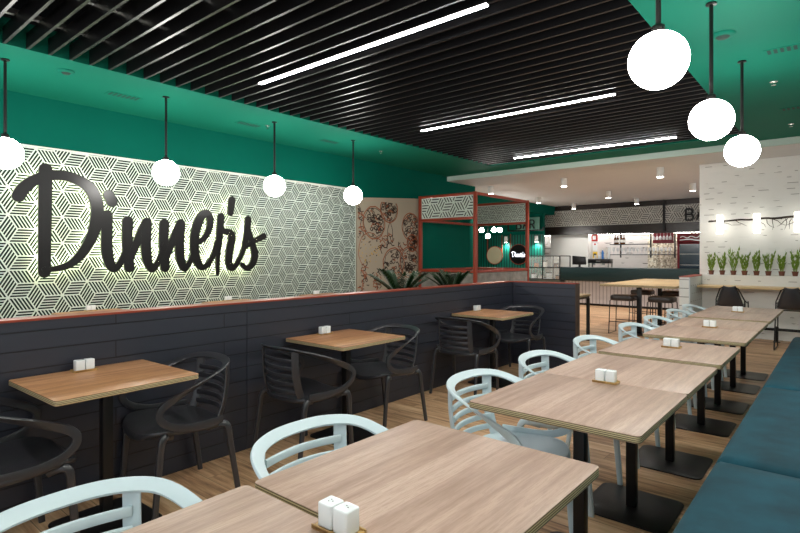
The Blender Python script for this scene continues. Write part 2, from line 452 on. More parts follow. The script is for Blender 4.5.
# ------------------------------------------------------------------ ceiling details
def slot_vent():
    t = thing('ceiling_vent', '', 'ceiling vent', group='slot vents in the green ceiling')
    MB().box(-.17, .17, -.07, .07, -.004, 0).build('frame', M['teal_ceil'], t)
    mb = MB()
    for k in range(7): mb.box(-.145+k*.045, -.12+k*.045, -.055, .055, -.006, -.0042)
    mb.build('slots', M['vent'], t)
    return t
sp = Spawner(slot_vent())
for x, y, rz, l in ((-5.97, 2.46, PI/2, 'slotted vent in green ceiling strip between the first two left pendants'), (-6.0, 4.05, PI/2, 'slotted vent in green ceiling strip left of the third pendant'),
                    (-5.97, 5.45, PI/2, 'slotted vent in green ceiling strip left of the farthest left pendant'), (-.36, 5.45, 0, 'nearer slotted vent in the green ceiling above the bench'),
                    (-.42, 7.7, 0, 'farther slotted vent in the green ceiling above the bench')):
    sp((x, y, HC), rz, l)
def detector(name, lab, cat, x, y, r, m):
    t = thing(name, lab, cat, (x, y, HC))
    MB().lathe([(r*.8, -.02), (r, -.006), (r, 0)], seg=18).build('rim', m, t, smooth=True)
    MB().lathe([(r*.4, -.032), (r*.55, -.0205)], seg=14).build('sensor', M['vent'], t, smooth=True)
detector('smoke_detector', 'small round green detector in the ceiling strip, nearest on the left', 'detector', -5.57, 1.78, .07, M['teal_ceil'])
detector('ceiling_speaker', 'round green ceiling speaker beside the middle bench pendant', 'speaker', -.73, 4.78, .09, M['teal_ceil'])
for x, y, l in ((-.54, 6.39, 'chrome sprinkler head in the green ceiling right of the smallest bench pendant'), (-.54, 8.6, 'chrome sprinkler head in the green ceiling nearest the white brick wall'),
                (-5.87, 4.25, 'chrome sprinkler head in the green ceiling strip near the third left pendant'), (-5.87, 6.5, 'chrome sprinkler head in the green ceiling strip beyond the farthest left pendant')):
    t = thing('ceiling_sprinkler', l, 'sprinkler', (x, y, HC), 0, 'ceiling sprinklers')
    MB().lathe([(.035, -.008), (.035, 0)], seg=14).build('rose', M['chrome'], t)
    MB().lathe([(.022, -.04), (.022, -.036), (.007, -.034), (.007, -.0085)], seg=10).build('head', M['chrome'], t)

# ------------------------------------------------------------------ hatched rhombus pattern
def clip(poly, a0, a1, b0, b1):
    for ax, lim, sg in ((0, a0, 1), (0, a1, -1), (1, b0, 1), (1, b1, -1)):
        out = []
        for i in range(len(poly)):
            p, q = poly[i-1], poly[i]; dp, dq = (p[ax]-lim)*sg, (q[ax]-lim)*sg
            if (dp >= 0) != (dq >= 0):
                t = dp/(dp-dq); out.append((p[0]+(q[0]-p[0])*t, p[1]+(q[1]-p[1])*t))
            if dq >= 0: out.append(q)
        poly = out
        if len(poly) < 3: return None
    return poly
def hatch(a0, a1, b0, b1, s, n, duty=.6, gap=.06):
    """stripes of a tiling of rhombi seen as stacked cubes; returns polygons in the (a, b) plane"""
    polys = []; d = [(-math.cos(k*PI*2/3), math.sin(k*PI*2/3)) for k in range(3)]
    i = 0; a = a0-s
    while a < a1+s:
        b = b0-2*s+(math.sqrt(3)*s/2 if i % 2 else 0)
        while b < b1+2*s:
            for k in range(3):
                e, f = d[k], d[(k+1) % 3]      # stripes run along e, stacked along f
                for j in range(n):
                    t0 = (j+(1-duty)/2)/n; t1 = (j+(1+duty)/2)/n
                    q = [(a+s*(e[0]*u+f[0]*t), b+s*(e[1]*u+f[1]*t)) for u, t in ((gap, t0), (1-gap, t0), (1-gap, t1), (gap, t1))]
                    q = clip(q, a0, a1, b0, b1)
                    if q: polys.append(q)
            b += math.sqrt(3)*s
        a += 1.5*s; i += 1
    return polys
def plate(mb, poly, fn):
    vs = [fn(p) for p in poly]; mb.add(vs, [tuple(range(len(vs)))])

# patterned wall panel
PS, PN = .167, 5
t = thing('wall_panel', 'white wall panel printed with dark green hatched cube pattern', 'wall panel', (XW, 3.0, 0))
mb = MB().box(.002, .04, -3.6, 3.7, .02, 2.555).mat(1)
for q in hatch(-3.58, 3.68, .4, 2.535, PS, PN): plate(mb, q, lambda p: (.0412, p[0], p[1]))
mb.build('board', [M['panel_white'], M['stripe']], t)

# mural
t = thing('mural_panel', 'cream wall mural of rust and brown food drawings beside the patterned panel', 'mural', (XW, 6.72, 0))
mb = MB(); mb.add([(x, y, z) for x in (.002, .03) for y, z in ((0.02, .02), (1.8, .02), (1.8, 2.53), (.02, 2.41))],
                 [(0, 1, 2, 3), (7, 6, 5, 4), (0, 4, 5, 1), (1, 5, 6, 2), (2, 6, 7, 3), (3, 7, 4, 0)])
board = mb
dk, ru, go = 1, 2, 3
def line2(mb, pts, w):
    for (a, b), (c, d) in zip(pts, pts[1:]):
        L = math.hypot(c-a, d-b)
        if L < 1e-5: continue
        nx, ny = -(d-b)/L*w/2, (c-a)/L*w/2
        q = clip([(a+nx, b+ny), (c+nx, d+ny), (c-nx, d-ny), (a-nx, b-ny)], .04, 1.78, .5, 2.38)
        if q: plate(board.mat(mb), q, lambda p: (.0306+.0002*mb, p[0], p[1]))
def ringp(cy, cz, ry, rz, n=26, wob=.03):
    return [(cy+ry*math.cos(2*PI*k/n)*(1+R.uniform(-wob, wob)), cz+rz*math.sin(2*PI*k/n)*(1+R.uniform(-wob, wob))) for k in range(n)]
def closed(p): return p+[p[0]]
for cy, cz, r in ((.47, 1.977, .30), (.895, 2.25, .25), (1.55, 1.945, .27), (1.03, 1.206, .31), (1.52, 1.24, .31), (1.6, 1.62, .17)):
    line2(ru, closed(ringp(cy, cz, r, r)), .022); line2(dk, closed(ringp(cy, cz, r*.9, r*.9, 22, .06)), .012)
    for k in range(44):
        an, rr = R.uniform(0, 2*PI), r*math.sqrt(R.uniform(0, .7)); sz = R.uniform(.02, .055)
        x, z = cy+rr*math.cos(an), cz+rr*math.sin(an)
        if k % 3: line2(dk, closed(ringp(x, z, sz, sz*.8, 7, .3)), .018)
        else: line2(ru if k % 2 else dk, [(x-sz, z-sz*R.uniform(-1, 1)), (x, z+sz*.5), (x+sz, z+sz*R.uniform(-1, 1))], .022)
cy, cz = .36, 1.46
line2(ru, closed(ringp(cy, cz, .3, .33))[3:20], .014)
for k in range(60):
    an, rr = R.uniform(0, 2*PI), .28*math.sqrt(R.uniform(0, 1)); x, z = cy+rr*math.cos(an), cz+rr*math.sin(an)
    line2(go if k % 3 else dk, [(x, z), (x+R.uniform(-.03, .03), z+R.uniform(-.03, .03))], .018)
for cy, cz in ((.9, 1.7), (.2, 1.1), (.55, 1.0), (.12, 1.75), (.1, 2.1), (1.25, 1.55), (.7, 1.6), (.2, .85), (.6, .8)):
    for k in range(13):          # leaf and herb sprigs
        a = R.uniform(0, 2*PI); L = R.uniform(.06, .16); x, z = cy+R.uniform(-.08, .08), cz+R.uniform(-.12, .12)
        line2(dk if k % 3 else ru, spline([(x, z), (x+L*.5*math.cos(a)+.02, z+L*.5*math.sin(a)), (x+L*math.cos(a+.5), z+L*math.sin(a+.5))], 4), .018)
line2(dk, spline([(.86, 1.62), (.85, 1.85), (.90, 1.98), (.905, 2.06), (.935, 2.06), (.94, 1.98), (.99, 1.85), (.98, 1.62), (.86, 1.62)], 3), .014)   # a bottle
board.build('board', [M['mural'], M['mural_dark'], M['mural_rust'], M['mural_gold']], t)
# dark edge board at the end of the mural
struct('trim_4', MB().box(XW, XW+.05, 8.535, 8.60, 0, 2.6), M['teal_wall'])

# ------------------------------------------------------------------ script sign
STROKES = {
'D': [([(1.903,2.303),(1.899,1.975),(1.896,1.661),(1.891,1.191)],[0.115,0.115,0.112,0.105]),
  ([(1.659,1.989),(1.700,2.071),(1.782,2.157),(1.903,2.226),(2.066,2.253),(2.223,2.215),(2.345,2.132),(2.408,1.986),(2.414,1.834),(2.372,1.621),(2.276,1.425),(2.156,1.291),(2.028,1.235),(1.891,1.223)],[0.11,0.11,0.105,0.1,0.1,0.105,0.12,0.125,0.12,0.11,0.095,0.075,0.062,0.05])],
'i': [([(2.541,2.079),(2.576,1.999)],[0.1,0.1]),
  ([(2.522,1.842),(2.517,1.643),(2.522,1.423),(2.557,1.269),(2.605,1.217),(2.662,1.279),(2.706,1.380),(2.746,1.500)],[0.1,0.1,0.1,0.09,0.07,0.06,0.05,0.05])],
'n': [([(2.753,1.786),(2.748,1.538),(2.770,1.229)],[0.1,0.1,0.095]),
  ([(2.775,1.310),(2.836,1.471),(2.903,1.633),(2.978,1.773)],[0.06,0.075,0.085,0.095]),
  ([(2.978,1.778),(2.967,1.542),(2.983,1.334),(3.040,1.202),(3.099,1.262),(3.146,1.367),(3.190,1.494)],[0.1,0.1,0.095,0.07,0.06,0.05,0.05])],
'n2': [([(3.199,1.774),(3.189,1.522),(3.206,1.221)],[0.1,0.1,0.095]),
  ([(3.224,1.342),(3.291,1.524),(3.354,1.671),(3.411,1.783)],[0.06,0.075,0.085,0.095]),
  ([(3.411,1.783),(3.394,1.525),(3.411,1.328),(3.461,1.204),(3.523,1.262),(3.572,1.373),(3.607,1.500)],[0.1,0.1,0.095,0.07,0.06,0.055,0.05])],
'e': [([(3.593,1.514),(3.636,1.547),(3.729,1.594),(3.805,1.710),(3.826,1.857),(3.785,1.938),(3.716,1.915),(3.643,1.780),(3.600,1.579),(3.612,1.380),(3.663,1.254),(3.729,1.216),(3.812,1.277),(3.882,1.405),(3.927,1.560)],[0.06,0.06,0.06,0.07,0.08,0.08,0.09,0.1,0.1,0.1,0.085,0.065,0.058,0.055,0.05])],
'r': [([(3.989,1.911),(3.966,1.638),(3.942,1.380),(3.938,1.121)],[0.08,0.08,0.055,0.035]),
  ([(3.972,1.735),(4.052,1.706),(4.135,1.686),(4.159,1.617),(4.119,1.432),(4.111,1.274),(4.155,1.194),(4.214,1.233),(4.279,1.337)],[0.06,0.07,0.08,0.09,0.09,0.085,0.07,0.06,0.05])],
"a": [([(4.160,2.149),(4.135,1.967)],[0.085,0.07])],
's': [([(4.235,1.238),(4.336,1.433),(4.395,1.677),(4.423,1.895)],[0.05,0.06,0.07,0.08]),
  ([(4.413,1.760),(4.492,1.543),(4.536,1.380),(4.492,1.249),(4.398,1.192),(4.321,1.245)],[0.07,0.08,0.09,0.08,0.065,0.05]),
  ([(4.344,1.466),(4.492,1.565),(4.687,1.658)],[0.05,0.06,0.075])]}
def stroke_poly(pts, ws, k=1.0, n=6):
    P = spline([(a, b, w) for (a, b), w in zip(pts, ws)], n)
    left, right = [], []
    for i, p in enumerate(P):
        q0, q1 = P[max(i-1, 0)], P[min(i+1, len(P)-1)]
        dx, dy = q1[0]-q0[0], q1[1]-q0[1]; L = math.hypot(dx, dy) or 1; nx, ny = -dy/L, dx/L; w = p[2]*k/2
        left.append((p[0]+nx*w, p[1]+ny*w)); right.append((p[0]-nx*w, p[1]-ny*w))
    def cap(p, q, w):
        dx, dy = p[0]-q[0], p[1]-q[1]; a0 = math.atan2(dy, dx)
        return [(p[0]+w*math.cos(a0+a), p[1]+w*math.sin(a0+a)) for a in (-1.05, -.5, 0, .5, 1.05)]
    return left, right, cap(P[-1], P[-2], P[-1][2]*k/2), cap(P[0], P[1], P[0][2]*k/2)
def stroke_solid(mb, pts, ws, x0, x1, fn, k=1.0):
    """a flat brush stroke with thickness, built as quad slices so curls stay clean"""
    l, r, ce, cs = stroke_poly(pts, ws, k)
    for a, b in zip(range(len(l)-1), range(1, len(l))):
        x1 += 1e-5
        q = [l[a], l[b], r[b], r[a]]
        mb.add([fn(p, x0) for p in q]+[fn(p, x1) for p in q], [(0, 1, 2, 3), (7, 6, 5, 4), (0, 4, 5, 1), (2, 6, 7, 3)])
    for c, pa, pb in ((ce, r[-1], l[-1]), (cs, l[0], r[0])):
        q = [pa]+c+[pb]; n = len(q)
        mb.add([fn(p, x0) for p in q]+[fn(p, x1) for p in q], [tuple(range(n)), tuple(range(n, 2*n))[::-1]]+[(i, (i+1) % n, n+(i+1) % n, n+i) for i in range(n-1)])
sg = thing('script_sign', 'large black brush script sign reading Dinner\'s, backlit on the patterned panel', 'sign', (XW, 3.0, 1.2))
def sgfn(p, x): return (x, p[0]-3.0, p[1]-1.2)
halo = MB()
for j, (k, strokes) in enumerate(STROKES.items()):
    mb = MB()
    for i, (pts, ws) in enumerate(strokes):
        e = .0006*i+.0002*j
        stroke_solid(mb, pts, ws, .112-e, .142+e, sgfn, 1.1 if k == 'D' else 1.22)
        stroke_solid(halo, pts, ws, .090, .1105, sgfn, .62)
    mb.build('apostrophe' if k == 'a' else 'letter', M['sign_black'], sg)
halo.build('light_strip', M['halo'], sg)
mb = MB()
for y, z in ((1.896, 2.1), (1.893, 1.3), (2.40, 1.85), (2.52, 1.6), (2.75, 1.6), (3.19, 1.6), (3.6, 1.5), (3.97, 1.7), (4.5, 1.4)):
    mb.tube([(.041, y-3, z-1.2), (.112, y-3, z-1.2)], .008, 8)
mb.build('standoff', M['steel'], sg)

# ------------------------------------------------------------------ dark partition
t = thing('low_partition', 'low charcoal boarded partition with rust red top edge behind the black chairs', 'partition', (-3.255, 2.0, 0))
MB().box(-.12, 0, -4.0, .18, 0, 1.035).build('panel', M['dark_panel'], t)
MB().box(-.12, 0, .184, 4.12, 0, 1.035).build('panel', M['dark_panel'], t)
MB().box(-.125, .004, -4.0, 4.12, 1.0352, 1.047).build('top_edge', M['copper'], t)
t = thing('low_partition', 'short charcoal boarded partition closing the corner beyond the farthest black chair', 'partition', (-3.255, 2.0, 0))
MB().box(.0055, .82, 4.1, 4.22, 0, 1.035).build('panel', M['dark_panel'], t)
MB().box(.0055, .826, 4.097, 4.225, 1.0352, 1.047).build('top_edge', M['copper'], t)
MB().box(.8205, .83, 4.098, 4.222, 0, 1.0348).build('end_edge', plain('dark brown edge', srgb(66, 50, 44), .5), t)

# ------------------------------------------------------------------ tables
def cafe_table(sx, sy, top, name='cafe_table', th=.028, plate_=.21, col=.05):
    t = thing(name, '', 'table')
    mb = MB(); mb.prism(rrect(sx/2, sy/2, .018, 3), .75-th, .75)
    mb.mi = [0 if i in (0, 1) else 1 for i in range(len(mb.f))]
    mb.build('tabletop', [top, M['ply']], t, bevel=.002)
    MB().box(-.18, .18, -.18, .18, .75-th-.012, .75-th-.0005).build('mounting_plate', M['black_steel'], t)
    MB().box(-col/2, col/2, -col/2, col/2, .0085, .75-th-.0125).build('column', M['black_steel'], t, bevel=.004)
    MB().prism(rrect(plate_, plate_, .05, 5), 0, .008).build('base_plate', M['black_steel'], t, bevel=.002)
    return t
row = Spawner(cafe_table(.703, .733, M['row_wood'], plate_=.222))
XR = -.895
row_y = [('t1a', .478), ('t1b', 1.23), ('t2a', 2.305), ('t2b', 3.04), ('t3', 3.87), ('t4a', 4.865), ('t4b', 5.60), ('t5a', 6.46), ('t5b', 7.195)]
row_l = ['greyed oak cafe table cut by the bottom edge of the picture', 'greyed oak cafe table in the foreground with its full right corner showing',
         'greyed oak cafe table, front half of the second pair along the bench', 'greyed oak cafe table, back half of the second pair along the bench',
         'single greyed oak cafe table between the second and last two pairs', 'greyed oak cafe table, front half of the fourth group from the front',
         'greyed oak cafe table, back half of the fourth group from the front', 'greyed oak cafe table, front half of the farthest pair before the white desk',
         'farthest greyed oak cafe table in the row along the bench']
for (k, y), l in zip(row_y, row_l): row((XR-(.015 if k[:2] == 't1' else 0), y, 0), 0, l, 'oak cafe tables along the bench')
XB = -2.928
wt = Spawner(cafe_table(.63, .68, M['wall_wood'], th=.025))
blk_y = [1.12, 2.845, 5.05]
for y, l in zip(blk_y, ('warm oak cafe table against the dark partition, nearest on the left', 'warm oak cafe table against the dark partition, middle of three',
                        'warm oak cafe table in the corner of the dark partition, farthest')):
    wt((XB, y, 0), .03 if y < 2 else 0, l, 'oak cafe tables along the dark partition')
for y, l in ((2.3, 'warm oak table edge behind the dark partition, left below the script D'), (4.05, 'warm oak table edge behind the dark partition, below the script apostrophe'), (5.7, 'warm oak table edge behind the dark partition, below the panel right end')):
    wt((-6.28, y, 0), 0, l, 'oak tables under the patterned wall')

# ------------------------------------------------------------------ shakers on trays
def shaker(name, cat, label):
    t = thing(name, label, cat)
    mb = MB(); mb.prism(rrect(.0225, .0225, .006, 3), 0, .056); b_ = mb.build('body', M['ceramic'], t, bevel=.004, bseg=3)
    mb = MB()
    for a in range(3 if 'salt' in name else 2): mb.lathe([(.0015, 0), (.0015, .0004)], (.006*math.cos(a*2.1), .006*math.sin(a*2.1), .0561), 8)
    mb.build('pour_holes', M['hole'], b_)
    return t
tr = thing('shaker_tray', '', 'tray')
mb = MB().box(-.058, .058, -.031, .031, 0, .006); mb.box(-.058, .058, -.031, -.027, .006, .011); mb.box(-.058, .058, .027, .031, .006, .011)
mb.build('tray_body', M['tray'], tr, bevel=.0012)
tray = Spawner(tr); salt = Spawner(shaker('salt_shaker', 'shaker', '')); pep = Spawner(shaker('pepper_shaker', 'shaker', ''))
sets = [(-.885, .835, .02, 'on the nearest foreground table seam'), (-.905, 2.66, .02, 'on the seam of the second table pair'), (-.905, 3.95, 0, 'on the single table of the row'),
        (-.90, 5.26, 0, 'on the fourth table group'), (-.905, 6.87, 0, 'on the farthest table pair'),
        (-3.17, 1.10, PI/2, 'on the nearest table by the dark partition'), (-3.17, 2.84, PI/2, 'on the middle table by the dark partition'), (-3.17, 5.12, PI/2, 'on the corner table by the dark partition'),
        (-6.52, 2.33, PI/2, 'on the table behind the partition below the script D'), (-6.52, 4.07, PI/2, 'on the table behind the partition below the apostrophe'), (-6.45, 5.6, PI/2, 'on the table behind the partition below the panel end')]
for x, y, rz, w in sets:
    c, s = math.cos(rz), math.sin(rz); g = 'shaker sets'
    tray((x, y, .7503), rz, 'small bamboo shaker tray '+w, 'bamboo shaker trays')
    salt((x-.0245*c, y-.0245*s, .7566), rz, 'left white cube shaker '+w, 'white cube shakers')
    pep((x+.0245*c, y+.0245*s, .7566), rz, 'right white cube shaker '+w, 'white cube shakers')

# ------------------------------------------------------------------ armchairs
def armchair(m, label):
    t = thing('armchair', label, 'chair')
    # seat shell, facing +X
    prof = [(0, -.016), (.35, -.013), (.7, -.004), (.9, .004), (.98, .003), (1.0, -.008), (.97, -.024), (.7, -.03), (0, -.034)]
    K = 36; vs = []; fs = []
    def edge(a):
        e = .66; cx, cy = math.cos(a), math.sin(a)
        return .24*math.copysign(abs(cx)**e, cx), .268*math.copysign(abs(cy)**e, cy)
    for r, z in prof:
        for k in range(K):
            x, y = edge(2*PI*k/K); front = max(0, x*r)/.235
            vs.append((.01+x*r, y*r, .426+z+(y*r/.268)**2*(.012+.034*max(0, (x*r/.24+1)/2)**2)-.02*front**3*(1-min(1, (y*r/.268)**2))))
    for i in range(len(prof)-1):
        for k in range(K): fs.append((i*K+k, i*K+(k+1) % K, (i+1)*K+(k+1) % K, (i+1)*K+k))
    MB().add(vs, fs).build('seat', m, t, smooth=True)
    half = [(-.175, .236, .452), (-.06, .256, .452), (.06, .268, .46), (.15, .276, .492), (.192, .278, .545), (.165, .276, .594), (.06, .276, .645), (-.08, .268, .701), (-.19, .226, .741), (-.248, .13, .757), (-.266, 0, .76)]
    full = [(x, -y, z) for x, y, z in half]+half[-2::-1]
    path = spline(full, 5)
    outs = [Vector((min(0, x+.1)*2.4, y, -.55*max(0, min(1, (z-.6)/.12)))).normalized() for x, y, z in path]
    n = len(path); hs = [.038+.008*max(0, min(1, (z-.55)/.17)) for x, y, z in path]
    MB().sweep(path, outs, [.013]*n, hs, 12, e=.4).build('arm_rim', m, t, smooth=True)
    for s in (-1, 1):
        p = spline([(-.185, s*.172, .438), (-.215, s*.172, .52), (-.233, s*.172, .63), (-.236, s*.172, .75)], 4)
        MB().sweep(p, [(-.8, s, 0)]*len(p), [.011]*len(p), [.05]*len(p), 12, e=.4).build('upright', m, t, smooth=True)
    for k in range(5):
        z = .475+.052*k; xo = -.004*k
        xe = -.205-.006*k
        p = spline([(xe, -.168, z), (-.236+xo, -.085, z), (-.246+xo, 0, z), (-.236+xo, .085, z), (xe, .168, z)], 4)
        MB().sweep(p, [(-1, 0, 0)]*len(p), [.013]*len(p), [.028]*len(p), 12, e=.4).build('back_slat', m, t, smooth=True)
    for sx, sy in ((1, 1), (1, -1), (-1, 1), (-1, -1)):
        if sx > 0: p = [(.10, sy*.20, .408), (.14, sy*.238, .425), (.168, sy*.252, .405), (.18, sy*.25, .3), (.205, sy*.25, 0)]
        else: p = [(-.11, sy*.18, .405), (-.17, sy*.222, .422), (-.205, sy*.236, .40), (-.222, sy*.238, .3), (-.268, sy*.25, 0)]
        p = spline(p, 4); n = len(p)
        ws = [.043-.014*i/(n-1) for i in range(n)]
        MB().sweep(p, [(0, sy, 0.3)]*n, [w*.75 for w in ws], ws, 10).build('leg', m, t, smooth=True)
    return t
wc = Spawner(armchair(M['white_plastic'], ''))
wl = ['white plastic armchair cut by the bottom left edge of the picture', 'white plastic armchair tucked under the full foreground table', 'white plastic armchair with its seat showing, front of the second table pair',
      'white plastic armchair at the back half of the second table pair', 'white plastic armchair at the single table of the row, right of the partition end', 'white plastic armchair at the fourth table group, nearer of two',
      'white plastic armchair at the fourth table group, farther of two', 'white plastic armchair at the farthest pair, nearer of two', 'farthest white plastic armchair, before the low white brick stub']
for (k, y), l, dx, dr in zip(row_y, wl, (-.02, -.01, 0, 0, 0, 0, 0, 0, 0), (.03, -.02, .0, .02, 0, -.03, .02, 0, 0)):
    wc((-1.235+dx, y-.005, 0), dr, l, 'white armchairs along the table row')
bc = Spawner(armchair(M['black_plastic'], ''))
for x, y, rz, l in ((-2.93, .70, PI/2, 'black plastic armchair cut by the left edge of the picture'), (-2.958, 1.50, -PI/2-.08, 'black plastic armchair at the far side of the nearest partition table'),
                    (-2.905, 2.43, PI/2+.0, 'black plastic armchair at the near side of the middle partition table'), (-2.952, 3.28, -PI/2-.1, 'black plastic armchair at the far side of the middle partition table'),
                    (-2.93, 4.52, PI/2+.06, 'black plastic armchair at the near side of the corner table'), (-2.93, 5.60, -PI/2-.05, 'black plastic armchair in the partition corner behind the farthest table')):
    bc((x, y, 0), rz, l, 'black armchairs along the partition')

# ------------------------------------------------------------------ teal bench
def bench(y0, y1, label):
    L = y1-y0; t = thing('bench', label, 'bench', (-.17, (y0+y1)/2, 0), 0, 'teal bench sections')
    mb = MB(); nx, ny = 14, max(8, int(L/.09)); hx, hy = .29, L/2-.004; rr = .055
    # cushion: rounded box with a soft crown
    vs = []; fs = []
    def zt(x, y):
        ex, ey = (hx-abs(x)), (hy-abs(y)); d = min(ex, ey)
        z = .455+.008*min(1, min(ex, ey)/.15)
        if d < rr: z -= rr-math.sqrt(max(0, rr*rr-(rr-d)**2)) if ex < rr or True else 0
        return z
    def grid(h, n):
        g = [-h, -h+rr*.1, -h+rr*.3, -h+rr*.6, -h+rr]; m = [-h+rr+(2*h-2*rr)*k/n for k in range(1, n)]
        return g+m+[-a for a in g[::-1]]
    gx, gy = grid(hx, nx), grid(hy, ny)
    for y in gy:
        for x in gx: vs.append((x, y, zt(x, y)))
    W = len(gx); H = len(gy)
    for j in range(H-1):
        for i in range(W-1): fs.append((j*W+i, j*W+i+1, (j+1)*W+i+1, (j+1)*W+i))
    mb.add(vs, fs)
    z0 = .30
    ring = [(gx[i], gy[0]) for i in range(W)]+[(gx[-1], gy[j]) for j in range(1, H)]+[(gx[i], gy[-1]) for i in range(W-2, -1, -1)]+[(gx[0], gy[j]) for j in range(H-2, 0, -1)]
    n = len(ring); mb.add([(x, y, zt(x, y)) for x, y in ring]+[(x, y, z0) for x, y in ring], [(i, (i+1) % n, n+(i+1) % n, n+i) for i in range(n)]+[tuple(range(n, 2*n))])
    mb.build('seat_cushion', M['velvet'], t, smooth=True)
    MB().box(-.25, .28, -L/2+.001, L/2-.001, .0, .2995).build('plinth', M['black_steel'], t)
    mb = MB().box(.295, .40, -L/2+.004, L/2-.004, .0, .95); mb.build('backrest', M['velvet'], t, bevel=.03, bseg=3)
for y0, y1, l in ((1.03, 2.785, 'teal velvet bench section nearest in the bottom right corner'), (2.785, 4.54, 'middle teal velvet bench section'), (4.54, 7.5, 'farthest teal velvet bench section ending before the white desk')):
    bench(y0, y1, l)

# ------------------------------------------------------------------ plants
def blade(mb, base, direction, L, w, bend, seg=6, twist=0.0):
    d = Vector(direction).normalized(); side = d.cross(Vector((0, 0, 1)))
    if side.length < .05: side = Vector((math.cos(twist), math.sin(twist), 0))
    side.normalize(); p = Vector(base); vs = []; fs = []; cur = d.copy()
    nrm = side.cross(d)
    for i in range(seg+1):
        t = i/seg; ww = w*math.sin(PI*(.12+.88*t)**.8)*.5+.0008
        vs += [p-side*ww, p+nrm*ww*.25, p+side*ww]
        cur = (cur+Vector((d.x, d.y, -.6))*bend/seg).normalized(); p = p+cur*L/seg
    for i in range(seg):
        a = i*3; fs += [(a, a+1, a+4, a+3), (a+1, a+2, a+5, a+4)]
    mb.add(vs, fs)
def pot(t, r, h, m):
    p_ = MB().lathe([(r*.78, 0), (r, h*.8), (r*1.08, h*.8), (r*1.08, h), (r*.93, h), (r*.9, h*.86), (0.0001, h*.86)], seg=20).build('pot', m, t, smooth=True)
    MB().lathe([(r*.89, h*.87), (0.0001, h*.9)], seg=16).build('soil', M['soil'], p_)
ledge_z = 1.04
words = ['leftmost', 'second', 'third', 'fourth', 'fifth', 'sixth', 'seventh', 'rightmost']
hts = [.30, .29, .40, .30, .34, .33, .30, .36]
for k, x in enumerate((-1.785, -1.62, -1.455, -1.295, -1.128, -.965, -.785, -.61)):
    t = thing('potted_plant', ('%s small potted plant on the white ledge, by the wall edge' if k == 0 else '%s small potted plant from the left on the white ledge' if k < 7 else '%s small potted plant on the white ledge') % words[k], 'plant', (x, 10.56, ledge_z), 0, 'potted plants on the white ledge')
    pot(t, .042, .075, M['terracotta'])
    rr = random.Random(k+3); mb = MB()
    for j in range(7):
        a = j*2.4+rr.uniform(0, .5); tilt = rr.uniform(.03, .22); L = hts[k]*rr.uniform(.7, 1.0) if j else hts[k]*1.1
        d = Vector((math.cos(a)*tilt, math.sin(a)*tilt, 1)).normalized()
        b = Vector((math.cos(a)*.018, math.sin(a)*.018, .06)); st = [tuple(b+d*L*u) for u in (0, .5, .92)]
        mb.tube(st, [.005, .004, .002], 5)
        nl = 5
        for q in range(nl):
            u = .18+.8*q/nl; s = 1 if q % 2 else -1; c = b+d*L*u
            a2 = a+s*1.3+rr.uniform(-.3, .3)
            blade(mb, c, (math.cos(a2)*.45, math.sin(a2)*.45, .9), .1*(1.15-.5*u), .026, .2, 4)
        blade(mb, b+d*L*.85, d, L*.22, .022, .05, 4, a)
    mb.build('foliage', M['leaf_bright'], t)

def zz_plant(x, y, z, sc, label, seed):
    t = thing('zz_plant', label, 'plant', (x, y, z), 0, 'leafy plants behind the partition')
    pot(t, .13, .24, M['terracotta'])
    rr = random.Random(seed); mb = MB(); ms = MB()
    for j in range(13):
        a = j*2.4+rr.uniform(-.3, .3); tilt = rr.uniform(.25, .95); L = sc*rr.uniform(.38, .55)
        b = Vector((math.cos(a)*.03, math.sin(a)*.03, .21)); pts = []
        for u in range(7):
            f = u/6; pts.append(b+Vector((math.cos(a)*tilt*L*f**1.25, math.sin(a)*tilt*L*f**1.25, L*f*(1-.25*tilt*f))))
        ms.tube(pts, [.008-.001*u for u in range(7)], 6)
        for u in range(1, 7):
            for hh in (0, .5):
                if u == 6 and hh: continue
                c = pts[u] if not hh else (pts[u]+pts[min(6, u+1)])/2; d = (pts[u]-pts[u-1]).normalized()
                side = d.cross(Vector((0, 0, 1))); side = side.normalized() if side.length > .05 else Vector((1, 0, 0))
                for s in (-1, 1): blade(mb, c, d*.7+side*s*.8+Vector((0, 0, .15)), .12*sc, .05*sc, .2, 4)
        blade(mb, pts[6], d, .09*sc, .036, .1, 4)
    mb.build('leaves', M['leaf'], t); ms.build('stems', M['leaf'], t, smooth=True)
t = thing('planter_ledge', 'dark ledge carrying leafy plants behind the partition', 'planter', (-3.62, 4.9, 0))
MB().box(-.2, .2, -1.0, 1.1, .64, .68).build('shelf', M['dark_panel'], t)
MB().box(-.18, .18, -.95, 1.05, 0, .6395).build('plinth', M['dark_panel'], t)
zz_plant(-3.62, 4.32, .68, .68, 'larger dark leafy plant behind the partition, before the food mural', 5)
zz_plant(-3.62, 5.25, .68, .62, 'smaller dark leafy plant behind the partition, inside the red frame opening', 11)

# ------------------------------------------------------------------ red frame booth
FX0, FX1, FY0, FY1 = -6.60, -5.30, 8.50, 10.62
t = thing('frame_screen', 'rust red open box frame with patterned top panels around a booth', 'frame', ((FX0+FX1)/2, (FY0+FY1)/2, 0))
ox, oy = (FX0+FX1)/2, (FY0+FY1)/2
def fb(name, x0, x1, y0, y1, z0, z1): MB().box(x0-ox, x1-ox, y0-oy, y1-oy, z0, z1).build(name, M['copper'], t, bevel=.003)
w = .03
for x in (FX0, FX1):
    for y in (FY0, FY1): fb('post', x-w, x+w, y-w, y+w, 0, 2.57)
for z in (2.54, 2.08, 1.07):
    for y in (FY0, FY1): fb('rail', FX0+w+.0005, FX1-w-.0005, y-.025, y+.025, z-.025, z+.025)
for z, xs in ((2.54, (FX0, FX1)), (2.08, (FX0,)), (1.07, (FX0, FX1))):
    for x in xs: fb('rail', x-.025, x+.025, FY0+w+.0005, FY1-w-.0005, z-.025, z+.025)
